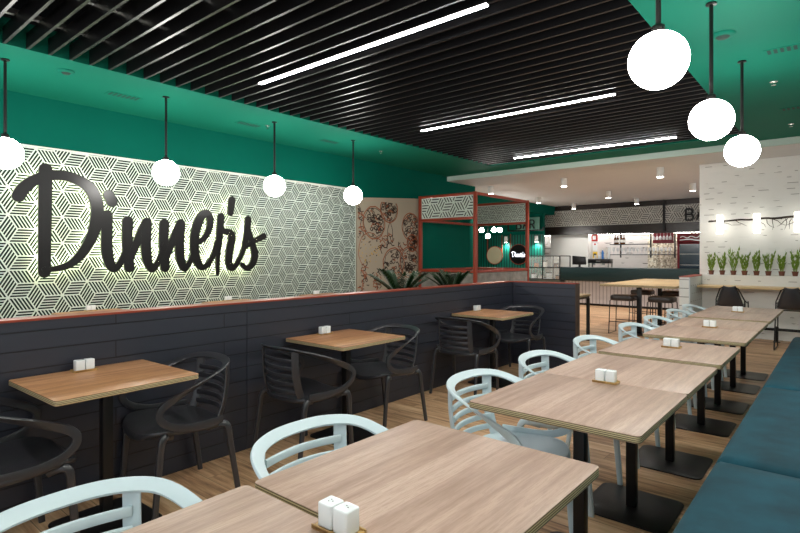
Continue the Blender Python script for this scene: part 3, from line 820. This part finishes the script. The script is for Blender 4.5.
for y, sm in ((FY0, M['stripe_dark']), (FY1, M['stripe_dark'])):
    mb = MB().box(FX0+.035-ox, FX1-.035-ox, y-.006-oy, y+.006-oy, 2.107, 2.513)
    mb.mat(1)
    for q in hatch(FX0+.05, FX1-.05, 2.12, 2.50, .19 if y == FY0 else .12, 3, .4): plate(mb, q, lambda p: (p[0]-ox, y-.0068-oy, p[1]))
    mb.build('pattern_panel', [M['panel_white'], sm], t)
t = thing('strip_light', 'added slim strip light, out of sight, along the inside of the red frame top', 'strip light', (ox, FY0+.045, 2.53))  # unseen strip light added to brighten the booth inside the frame
MB().box(-.55, .55, -.0195, .02, -.015, .0).build('housing', M['steel'], t)
MB().box(-.54, .54, -.012, .012, -.021, -.0155).build('diffuser', M['lampglow_strip'], t)
t = thing('booth_partition', 'low grey partition with rust top edge inside the red frame', 'partition', (ox, oy, 0))
mb = MB().box(FX0+.04-ox, FX1-.04-ox, FY0-.02-oy, FY0+.02-oy, 0, 1.03); mb.box(FX1-.02-ox, FX1+.02-ox, FY0+.04-oy, FY1-.04-oy, 0, 1.03); mb.box(FX0+.04-ox, FX1-.04-ox, FY1-.02-oy, FY1+.02-oy, 0, 1.03)
mb.build('panel', M['grey_fabric'], t)

# ------------------------------------------------------------------ white wall: stub, ledge, desk, sconce
t = thing('brick_stub', 'low white brick stub wall with grey side and rust top beside the desk', 'low wall', (-2.0, 10.14, 0))
MB().box(-.07, .07, -.60, .604, 0, 1.02).build('brick_body', M['white_course'], t)
MB().box(.0705, .085, -.60, .604, 0, 1.02).build('side_panel', M['grey_paint'], t)
mb = MB()
for j in range(7):
    for i in range(7): mb.lathe([(.006, 0), (.006, .001)], (0, 0, 0), 8)
pts = [(-.5+.16*i+(.08 if j % 2 else 0), .1+.13*j) for i in range(7) for j in range(7)]
mb = MB()
for y, z in pts: mb.add([(.0856, y+.012*math.cos(a*PI/3), z+.012*math.sin(a*PI/3)) for a in range(6)], [tuple(range(6))])
mb.build('dot_pattern', M['hole'], t)
MB().box(-.075, .09, -.605, .604, 1.0205, 1.032).build('top_edge', M['copper'], t)
t = thing('wall_ledge', 'white ledge behind the desk carrying the row of plants', 'ledge', (-.45, 10.6, 0))
MB().box(-1.46, 1.4, -.13, .145, 0, ledge_z).build('ledge_body', M['white_brick'], t)
t = thing('wall_desk', 'long pale oak desk top fixed before the white ledge', 'desk', (-.45, 10.27, 0))
mb = MB(); mb.box(-1.46, 1.4, -.22, .198, .835, .87)
mb.build('desk_top', M['pale_wood'], t, bevel=.003)
mb = MB()
for x in (-1.0, .1, 1.0): mb.bar((x, .19, .62), (x, -.1, .83), .03)
mb.build('bracket', M['black_steel'], t)
t = thing('foot_rail', 'black foot rail on floor posts below the desk', 'foot rail', (-.45, 10.25, 0))
MB().tube([(-1.45, 0, .2), (1.4, 0, .2)], .022, 10).build('rail', M['black_steel'], t, smooth=True)
for x in (-1.1, -.38, .4, 1.1):
    MB().lathe([(.05, 0), (.05, .008), (.016, .01), (.016, .21), (.03, .215), (.03, .24), (.01, .25)], (x, 0, 0), 12).build('post', M['black_steel'], t, smooth=True)

t = thing('branch_sconce', 'dark branch wall lamp with three glowing cylinder shades on white brick', 'wall lamp', (-1.1, 10.62, 1.93))
rr = random.Random(2); mb = MB()
pts = [(-.74+.12*k, .01*math.sin(k*1.7), .035+.007*math.sin(k*2.1)+.003*k) for k in range(16)]
mb.tube(spline(pts, 3), [.013+.007*(i/46) for i in range(len(spline(pts, 3)))], 8)
for k in range(14):
    x = -.7+rr.uniform(0, 1.75); b = Vector((x, 0, .04)); a = rr.uniform(-2.6, -.5)
    p = [b]; 
    for q in range(3): p.append(p[-1]+Vector((math.cos(a)*.07, rr.uniform(-.03, .03), math.sin(a)*.06))); a += rr.uniform(-.6, .6)
    mb.tube(p, [.006, .005, .004, .002], 5)
mb.build('branch', M['twig'], t, smooth=True)
for x in (-.555, -.022, .525):
    MB().lathe([(.046, -.185), (.048, -.18), (.048, .13), (.046, .135)], (x, -.06, 0), 24).build('lamp_shade', M['lampglow'], t, smooth=True)
mb = MB()
for x in (-.4, .3, .8): mb.tube([(x, .0, .045), (x, .128, .045)], .008, 8)
mb.build('wall_bracket', M['black_steel'], t)

def desk_chair(label):
    t = thing('desk_chair', label, 'chair', group='black chairs at the white desk')
    # faces +Y, sling shell with wire side frames
    mb = MB(); rows = [(.21, .60), (.12, .575), (0, .57), (-.12, .585), (-.19, .63), (-.225, .72), (-.245, .83), (-.25, .90)]
    wid = [.16, .17, .175, .175, .17, .145, .11, .08]
    P = spline([(y, z, w) for (y, z), w in zip(rows, wid)], 3); vs = []; fs = []
    for y, z, w in P:
        for k in range(7):
            u = k/6*2-1; vs.append((w*u, y+(.03*u*u if z > .62 else 0), z+.018*u*u))
    for i in range(len(P)-1):
        for k in range(6): fs.append((i*7+k, i*7+k+1, (i+1)*7+k+1, (i+1)*7+k))
    o = mb.add(vs, fs).build('seat_shell', M['black_plastic'], t, smooth=True)
    md = o.modifiers.new('Solidify', 'SOLIDIFY'); md.thickness = .02
    for s in (-1, 1):
        p = [(s*.07, -.262, .90), (s*.12, -.24, .87), (s*.185, -.15, .70), (s*.2, .0, .655), (s*.19, .2, .66), (s*.19, .21, .6), (s*.195, .22, .009), (s*.195, .1, .009), (s*.2, -.24, .009), (s*.185, -.13, .69)]
        MB().tube(p, .009, 6).build('wire_leg', M['black_steel'], t, smooth=True)
    MB().tube([(-.185, .14, .553), (.185, .14, .553)], .008, 6).build('cross_bar', M['black_steel'], t)
    return t
sp = Spawner(desk_chair(''))
sp((-1.335, 9.52, 0), 0, 'black wire framed chair at the white desk, left one')
sp((-.585, 9.58, 0), 0, 'black wire framed chair at the white desk, right one cut by the picture edge')

# ------------------------------------------------------------------ high table, stools, small table
t = thing('high_table', 'tall oak table on two black posts before the bar', 'table', (-2.76, 11.0, 0))
mb = MB(); mb.prism(rrect(.62, 1.42, .02, 3), .822, .86); mb.mi = [0 if i in (0, 1) else 1 for i in range(len(mb.f))]
mb.build('tabletop', [M['pale_wood'], M['ply']], t, bevel=.002)
for y in (-1.2, .15):
    MB().box(-.035, .035, y-.035, y+.035, .0105, .8215).build('post', M['black_steel'], t, bevel=.003)
    MB().box(-.25, .25, y-.25, y+.25, 0, .01).build('base_plate', M['black_steel'], t)
def stool(label):
    t = thing('bar_stool', label, 'stool', group='dark stools at the tall oak table')
    MB().prism(rrect(.2, .18, .08, 5), .585, .68).build('seat_pad', M['stool_pad'], t, bevel=.03, bseg=3)
    p = spline([(-.185, -.17, .70), (-.1, -.185, .735), (0, -.19, .745), (.1, -.185, .735), (.185, -.17, .70)], 4)
    for s in (-1, 1):
        MB().tube([(s*.17, -.14, .598), (s*.19, -.17, .58), (s*.205, -.19, .008), (s*.205, .19, .008), (s*.19, .17, .58), (s*.17, .14, .598)], .008, 6).build('wire_leg', M['black_steel'], t, smooth=True)
    mb = MB()
    for y, z in ((.183, .22), (-.183, .22)): mb.tube([(-.2, y, z), (.2, y, z)], .007, 6)
    mb.build('foot_bar', M['black_steel'], t)
    return t
sp = Spawner(stool(''))
for x, y, rz, l in ((-2.97, 9.66, 0, 'dark padded bar stool at the tall table, nearest left'), (-2.36, 9.68, 0, 'dark padded bar stool at the tall table, nearest right'),
                    (-3.12, 11.3, 0, 'dark padded bar stool at the tall table, left one behind'), (-2.55, 11.3, 0, 'dark padded bar stool at the tall table, right one behind')):
    sp((x, y, 0), rz, l)
t = thing('side_table', 'small oak table on thin black legs behind the partition end', 'table', (-3.5, 8.17, 0))
mb = MB(); mb.prism(rrect(.36, .36, .012, 3), .72, .75); mb.mi = [0 if i in (0, 1) else 1 for i in range(len(mb.f))]
mb.build('tabletop', [M['pale_wood'], M['ply']], t, bevel=.002)
MB().box(-.34, .34, -.34, .34, .685, .7195).build('apron', M['black_steel'], t)
for sx in (-1, 1):
    for sy in (-1, 1): MB().box(sx*.325-.022, sx*.325+.022, sy*.325-.022, sy*.325+.022, 0, .6845).build('leg', M['black_steel'], t)

# ------------------------------------------------------------------ bar
t = thing('bar_counter', 'long bar counter with dark teal band over white slats', 'bar counter', (-3.8, 14.7, 0))
MB().box(-2.25, 2.4, -.28, .5, .06, .67).build('slatted_front', M['counter_slat'], t)
MB().box(-2.25, 2.4, -.25, .5, 0, .0595).build('plinth', M['black_steel'], t)
MB().box(-2.32, 2.4, -.42, .52, .6705, 1.03).build('teal_band', M['counter_teal'], t, bevel=.004)
CT = 1.03
# pattern band with letters over the bar
t = thing('pattern_band', 'grey patterned band with dark letters hanging over the back bar', 'sign', (-5.4, 16.95, 2.58))
mb = MB().box(-2.85, 3.0, -.08, -.0505, -.259, .259).mat(1)
for q in hatch(-2.84, 2.99, -.25, .25, .2, 3, .45): plate(mb, q, lambda p: (p[0], -.0812, p[1]))
mb.build('band_panel', [M['panel_grey'], M['stripe_grey']], t)
for x in (-2.78, 1.34): MB().box(x-.03, x+.03, -.12, -.082, -.50, .42).build('hanger_post', M['sign_black'], t)
LET = {'B': [[(0, 0), (0, 1)], [(0, 1), (.38, 1), (.52, .9), (.52, .62), (.38, .52), (0, .52)], [(.38, .52), (.58, .42), (.58, .1), (.42, 0), (0, 0)]],
       'A': [[(0, 0), (.32, 1), (.64, 0)], [(.12, .36), (.52, .36)]], 'R': [[(0, 0), (0, 1)], [(0, 1), (.4, 1), (.55, .88), (.55, .62), (.4, .5), (0, .5)], [(.3, .5), (.58, 0)]]}
def word(parent, txt, x, y, z, h, w, m):
    for ch in txt:
        mb = MB()
        for st in LET[ch]:
            for p, q in zip(st, st[1:]): mb.bar((x+p[0]*h, y, z+p[1]*h), (x+q[0]*h, y, z+q[1]*h), w, .02, (0, 1, 0))
        mb.build('letter', m, parent); x += .86*h
word(t, 'BAR', 1.92, -.115, -.21, .32, .055, M['sign_black'])
bs = thing('bar_sign', 'dark outlined sign reading BAR over the teal slatted wall', 'sign', (-7.7, 15.7, 2.17))
word(bs, 'BAR', -.52, 0, .06, .27, .04, M['sign_black'])
mb = MB()
for p, q in (((-.82, 0), (.42, 0)), ((-.82, 0), (-.82, .42)), ((-.82, .42), (-.52, .42)), ((.42, 0), (.42, .1))): mb.bar((p[0], .0, p[1]), (q[0], .0, q[1]), .04, .04, (0, 1, 0))
mb.build('outline_frame', M['sign_black'], bs)
MB().box(-.54, .26, .05, .07, .021, .42).build('back_panel', plain('grey green panel and lit wall tone', srgb(96, 140, 124), .3), bs)  # grey green panel at right; its left part stands in for lit wall
mb = MB()
for x in (-.6, .2): mb.tube([(x, .02, .02), (x, .27, .02)], .012, 8)
mb.build('wall_bracket', M['sign_black'], bs)

# mirror and round sign on the slats
def disc(mb, r, y0, y1, seg=32):
    vs = [(r*math.cos(2*PI*k/seg), y, r*math.sin(2*PI*k/seg)) for y in (y0, y1) for k in range(seg)]
    mb.add(vs, [tuple(range(seg)), tuple(range(seg, 2*seg))[::-1]]+[(k, (k+1) % seg, seg+(k+1) % seg, seg+k) for k in range(seg)]); return mb
t = thing('round_mirror', 'round mirror in rust frame hanging on straps on the teal slats', 'mirror', (-9.15, 15.93, 1.37))
disc(MB(), .29, -.03, -.012).build('mirror_glass', M['mirror'], t)
ring = [(.30*math.cos(2*PI*k/40), -.02, .30*math.sin(2*PI*k/40)) for k in range(40)]
MB().sweep(ring, [(p[0], 0, p[2]) for p in ring], [.025]*40, [.04]*40, 6, closed=True).build('mirror_frame', M['copper'], t, smooth=True)
for s in (-1, 1): MB().box(s*.28-.012, s*.28+.012, -.03, -.01, .14, .68).build('strap', M['copper'], t)
t = thing('round_sign', 'round black sign with white glowing script on the teal slats', 'sign', (-8.25, 15.93, 1.4))
disc(MB(), .32, -.04, -.01).build('disc', M['sign_black'], t)
ring = [(.33*math.cos(2*PI*k/40), -.02, .33*math.sin(2*PI*k/40)) for k in range(40)]
MB().sweep(ring, [(p[0], 0, p[2]) for p in ring], [.025]*40, [.04]*40, 6, closed=True).build('rim', M['copper'], t, smooth=True)
for s in (-1, 1): MB().box(s*.30-.012, s*.30+.012, -.03, -.01, .15, .68).build('strap', M['copper'], t)
mb = MB()
for k, st in STROKES.items():
    for pts, ws in st: stroke_solid(mb, [((a-3.17)*.165, (b-1.7)*.165) for a, b in pts], [w*.13 for w in ws], -.045, -.0405, lambda p, x: (p[0], x, p[1]))
mb.build('glowing_script', M['neon'], t)
# small globe lamps and cylinder lamps before the slats
for x, z, l in ((-8.2, 2.11, 'leftmost small globe lamp before the teal slats'), (-7.99, 1.93, 'lowest small globe lamp before the teal slats'), (-7.79, 2.11, 'small globe lamp before the teal slats, second from right'), (-7.6, 2.1, 'rightmost small globe lamp before the teal slats')):
    t = thing('small_pendant_lamp', l, 'pendant lamp', (x, 13.5, z), 0, 'small globe lamps by the teal slats')
    MB().lathe([(.0001, -.07)]+[(.07*math.sin(PI*k/10), -.07*math.cos(PI*k/10)) for k in range(1, 10)]+[(.0001, .07)], seg=18).build('globe', M['mini_globe'], t, smooth=True)
    MB().tube([(0, 0, .071), (0, 0, 2.618-z)], .006, 6).build('cord', M['black_steel'], t)
tt = thing('lamp_rail', 'dark ceiling rail carrying four small globe lamps', 'lamp rail', (-7.95, 13.5, 2.63))
MB().box(-.4, .4, -.03, .03, -.0105, .02).build('rail', M['black_steel'], tt)
MB().tube([(0, 0, .0205), (0, 0, .0895)], .012, 8).build('stem', M['black_steel'], tt)
for x, l in ((-8.72, 'small white cylinder lamp between mirror and round sign'), (-7.62, 'small white cylinder lamp under the BAR sign')):
    t = thing('wall_lamp', l, 'wall lamp', (x, 15.9, 1.9), 0, 'cylinder lamps on the teal slats')
    MB().lathe([(.055, -.1), (.055, .1)], seg=16).build('body', M['ceramic'], t, bevel=.004)
    MB().box(-.02, .02, .05, .1, -.03, .03).build('bracket', M['ceramic'], t)
    MB().lathe([(.046, -.105), (.046, -.1005)], seg=16).build('lens', M['spot'], t)
    la = bpy.data.lights.new('wall_lamp_beam', 'SPOT'); la.energy = 28; la.spot_size = 2.8; la.spot_blend = .8; la.shadow_soft_size = .04; la.color = (1, .97, .93)
    lo = bpy.data.objects.new('wall_lamp_beam', la); C.objects.link(lo); lo.location = (x, 15.9, 1.78)

# glass display case
t = thing('display_case', 'glass display case with dark base left of the bar counter', 'display case', (-6.62, 14.75, 0))
MB().box(-.62, .44, -.35, .4, 0, .68).build('base', M['steel'], t)
mb = MB()
for x in (-.61, -.09, .43):
    for y in (-.34, .39): mb.box(x-.012, x+.012, y-.012, y+.012, .6805, 1.36)
for y in (-.34, .39):
    for z in (.69, 1.02, 1.35): mb.box(-.61, .43, y-.01, y+.01, z-.01, z+.01)
mb.build('frame', M['black_steel'], t)
MB().box(-.6, .42, -.33, .38, 1.012, 1.022).build('shelf', M['case_glass'], t)
mb = MB().box(-.6, .42, -.343, -.339, .70, 1.34); mb.box(-.6, .42, -.33, .38, 1.3605, 1.366); mb.build('glass_pane', M['case_glass'], t)
k = 0
for x, z, sx, sz, m, l in ((-.5, .681, .1, .16, 'ceramic', 'white box on the bottom of the display case, left'), (-.28, .681, .12, .12, 'cup_white', 'white box on the bottom of the display case, second'), (-.02, .681, .12, .2, 'ceramic', 'tall white box on the bottom of the display case'),
                           (.25, .681, .1, .12, 'pastry', 'brown box on the bottom of the display case, right'), (-.42, 1.0225, .1, .14, 'pastry', 'brown box on the upper shelf of the display case, left'), (-.15, 1.0225, .09, .2, 'cup_white', 'pale box on the upper shelf of the display case'), (.2, 1.0225, .1, .16, 'amber', 'amber box on the upper shelf of the display case, right')):
    b = thing('food_box', l, 'box', (-6.62+x, 14.7, z), 0, 'boxes in the display case')
    MB().box(-sx/2, sx/2, -.06, .06, 0, sz*.8).build('carton', M[m], b, bevel=.004)
    MB().box(-sx/2-.004, sx/2+.004, -.064, .064, sz*.8+.0003, sz).build('lid', M['screen' if m != 'amber' else 'cup_white'], b)

# back bar: shelf rack, bottles, glasses
Y = 16.6
def bx(u, y):       # distance along the back bar for a view angle
    a = (u-400)/529.5; return y*(-.6434+.7655*a)/(.7655+.6434*a)
rk = thing('shelf_rack', 'black hanging shelf rack on the back bar wall', 'shelf', (bx(645, Y), Y, 0))
x0 = bx(645, Y)
for u in (619.5, 649.7, 674): MB().box(bx(u, Y)-.018-x0, bx(u, Y)+.018-x0, .1, .14, 1.30, 2.049).build('post', M['black_steel'], rk)
MB().box(bx(611, Y)-x0, bx(649.5, Y)-x0, -.12, .0995, 1.685, 1.71).build('shelf_board', M['black_steel'], rk)
MB().box(bx(611, Y)-x0, bx(674, Y)-x0, -.12, .0995, 1.375, 1.40).build('shelf_board', M['black_steel'], rk)
MB().box(bx(652, Y)-x0, bx(673, Y)-x0, .08, .1, 1.72, 2.02).build('maroon_panel', M['maroon'], rk)
mb = MB().tube([(bx(652, Y)-x0, -.04, 2.03), (bx(674, Y)-x0, -.04, 2.03)], .01, 6); mb.tube([(bx(674, Y)-x0, -.04, 2.03), (bx(674, Y)-x0, .12, 2.03)], .01, 6); mb.build('glass_rail', M['black_steel'], rk)
gl = thing('wine_glass', '', 'glass')
MB().lathe([(.04, 0), (.035, .004), (.006, .012), (.005, .08), (.03, .1), (.042, .14), (.036, .2)], seg=12).build('bowl', glass_mat('pale drinking glass', (.9, .92, .93), .55), gl, smooth=True)
sp = Spawner(gl)
for k in range(15):
    u = 614+k*4.0
    sp((bx(u, Y), Y-.02, 1.4003), 0, 'clear stem glass standing on the lower back bar shelf', 'glasses standing on the lower shelf')
for k in range(6):
    u = 654+k*3.4
    o = sp((bx(u, Y), Y-.04, 2.018), 0, 'clear stem glass hanging upside down before the maroon panel', 'glasses hanging before the maroon panel'); o.rotation_euler = (PI, 0, 0)
bt = thing('bottle', '', 'bottle')
MB().lathe([(.034, 0), (.036, .01), (.036, .15), (.03, .18), (.013, .21), (.012, .27)], seg=14).build('glass_body', M['amber'], bt, smooth=True)
MB().lathe([(.0366, .05), (.0366, .13)], seg=14).build('paper_label', M['cup_white'], bt, smooth=True)
MB().lathe([(.014, .2705), (.014, .29)], seg=10).build('cap', M['screen'], bt)
sp = Spawner(bt)
for u, l in ((615.5, 'leftmost amber bottle on the upper back bar shelf'), (618, 'second amber bottle on the upper back bar shelf'), (621.8, 'third amber bottle on the upper back bar shelf'), (624.2, 'rightmost amber bottle on the upper back bar shelf')):
    sp((bx(u, Y), Y-.02, 1.7103), 0, l, 'amber bottles on the upper shelf')
# back counter below the rack
t = thing('back_counter', 'low dark counter along the back bar wall', 'counter', (bx(630, 16.75), 16.75, 0))
MB().box(-1.9, .95, -.25, .24, 0, .86).build('cabinet_body', M['brown_fascia'], t)
MB().box(-1.92, .97, -.27, .24, .8605, .9).build('worktop', M['steel'], t)

t = thing('strip_light', 'thin glowing strip light under the dark fascia of the back bar', 'strip light', (-5.4, 17.1, 2.05))
MB().box(-2.9, 2.9, -.03, .03, -.02, -.0005).build('housing', M['steel'], t)
MB().box(-2.88, 2.88, -.02, .02, -.026, -.0205).build('diffuser', M['lampglow_strip'], t)
# cooler
t = thing('drinks_cooler', 'maroon drinks cooler with dark glass door beside the white wall', 'cooler', (bx(696.5, 16.5), 16.5, 0))
hx = .42
MB().box(-hx, hx, -.3, .35, 0, 1.72).build('cabinet', M['maroon'], t, bevel=.01)
MB().box(-hx, hx, -.32, .35, 1.7205, 1.98).build('header', M['maroon'], t, bevel=.01)
MB().box(-hx+.06, hx-.06, -.312, -.3005, .15, 1.68).build('glass_door', M['fridge_glass'], t)
mb = MB()
pts = spline([(-.33+.047*k, .03*math.sin(k*1.35)*(1.3 if k % 5 == 0 else .7)) for k in range(15)], 4)
stroke_solid(mb, pts, [.02]*len(pts), -.328, -.3205, lambda p, x: (p[0], x, p[1]+1.87))
stroke_solid(mb, [(-.34, -.05), (-.1, -.03), (.1, -.06), (.34, -.04)], [.02, .03, .03, .02], -.328, -.3205, lambda p, x: (p[0], x, p[1]+1.84))
mb.build('white_script', M['ceramic'], t)
for z in (.7, 1.1, 1.4): MB().box(-hx+.07, hx-.07, -.3135, -.3122, z, z+.012).build('shelf_line', M['steel'], t)
MB().box(hx-.1, hx-.075, -.345, -.3125, .8, 1.2).build('handle', M['steel'], t)

# things on the counter
t = thing('till_monitor', 'black till monitor standing on the teal bar counter', 'monitor', (-5.7, 14.6, CT), .1)
MB().box(-.1, .1, -.07, .07, 0, .015).build('foot', M['screen'], t)
MB().bar((0, .02, .0155), (0, .03, .13), .05).build('stand', M['screen'], t)
mb = MB(); mb.add([(x, y+.06*(z-.08)/.25*0+(-.05 if z < .1 else .02)*0+y0*0, z) for y0 in (0,) for x, z in ((-.19, .08), (.19, .08), (.17, .30), (-.19, .33)) for y in (-.03, .012)],
                  [(0, 2, 4, 6), (1, 7, 5, 3), (0, 1, 3, 2), (2, 3, 5, 4), (4, 5, 7, 6), (6, 7, 1, 0)]); mb.build('screen', M['screen'], t, bevel=.006)
ex = bx(600.5, 15.0)
t = thing('coffee_machine', 'black espresso machine on legs on the bar counter', 'coffee machine', (ex, 14.98, CT))
MB().box(-.29, .29, -.16, .18, .12, .24).build('body', M['screen'], t, bevel=.01)
for sx in (-1, 1):
    for y in (-.13, .15): MB().box(sx*.27-.015, sx*.27+.015, y-.015, y+.015, 0, .1195).build('leg', M['steel'], t)
mb = MB()
for x in (-.14, .12): mb.lathe([(.035, .07), (.035, .1195)], (x, -.08, 0), 12); mb.tube([(x, -.115, .085), (x, -.2, .08)], .01, 6)
mb.build('group_head', M['steel'], t)
MB().box(-.06, .06, -.1615, -.1603, .165, .195).build('badge', M['steel'], t)
for k, (x, h, m, l) in enumerate(((-.25, .2, 'cup_white', 'tall stack of white paper cups on the espresso machine, leftmost'), (-.14, .11, 'cup_white', 'short stack of white cups on the espresso machine, second from left'), (-.04, .1, 'ceramic', 'short white cup stack in the middle of the espresso machine'),
                                  (.06, .27, 'blue', 'blue bottle on the espresso machine'), (.14, .3, 'cup_white', 'tallest paper cup stack on the espresso machine'), (.23, .34, 'ceramic', 'rightmost tall cup stack on the espresso machine'))):
    tg = thing('bottle' if m == 'blue' else 'cup_stack', l, 'bottle' if m == 'blue' else 'cups', (ex+x, 15.0, CT+.2405), 0, 'cups and bottle on the espresso machine')
    if m == 'blue':
        MB().lathe([(.03, 0), (.03, h*.7), (.012, h*.85), (.012, h*.92)], seg=14).build('bottle_body', M[m], tg, smooth=True); MB().lathe([(.014, h*.921), (.014, h)], seg=10).build('cap', M['ceramic'], tg)
    else:
        pr = [(.026, 0)]
        nst = max(2, int(h/.05))
        for q in range(nst): pr += [(.036, h*(q+.9)/nst), (.037, h*(q+1)/nst-.002), (.032, h*(q+1)/nst)]
        MB().lathe(pr, seg=14).build('stacked_cups', M[m], tg)
# fire alarm box, yellow plate and notice on the pillar edge
px = bx(595.5, 16.98)
t = thing('fire_alarm_box', 'red and white fire alarm box on the white pillar', 'alarm', (px-.02, 16.997, 1.93), 0)
MB().box(-.09, .09, -.06, 0, -.11, .11).build('box', M['red'], t, bevel=.008)
MB().box(-.05, .05, -.066, -.0605, -.06, .06).build('cover', M['ceramic'], t)
t = thing('warning_sign', 'yellow warning plate on the white pillar below the alarm', 'sign', (px-.02, 16.997, 1.38), 0)
MB().box(-.08, .08, -.012, 0, -.1, .1).build('plate', M['yellow'], t)
MB().box(-.045, .045, -.0135, -.0122, -.05, .05).build('symbol', M['screen'], t)
t = thing('notice_sheet', 'white notice sheet with red mark on the white pillar', 'notice', (px-.02, 16.997, 1.65), 0)
MB().box(-.075, .075, -.008, 0, -.13, .13).build('sheet', M['ceramic'], t)
MB().box(-.03, .03, -.0095, -.0082, .05, .1).build('mark', M['red'], t)

# ------------------------------------------------------------------ added ambient fill through the open, unbuilt back of the room, camera
w = bpy.data.worlds.new('World'); bpy.context.scene.world = w; w.use_nodes = True
bg = w.node_tree.nodes['Background']; bg.inputs[0].default_value = (.86, .93, 1.0, 1); bg.inputs[1].default_value = .9

cam = bpy.data.cameras.new('camera'); cam.sensor_width = 36; cam.sensor_fit = 'HORIZONTAL'; cam.lens = 36*529.5/800
cam.shift_y = -11.5/800; cam.clip_start = .02
co = bpy.data.objects.new('camera', cam); C.objects.link(co)
co.location = (0, 0, 1.38); co.rotation_euler = (PI/2, 0, math.atan2(445, 529.5))
sc = bpy.context.scene; sc.camera = co
vs = sc.view_settings; sc.display_settings.display_device = 'sRGB'
vs.view_transform = 'Standard'; vs.look = 'None'; vs.gamma = 1; vs.use_curve_mapping = False; vs.exposure = 0.55
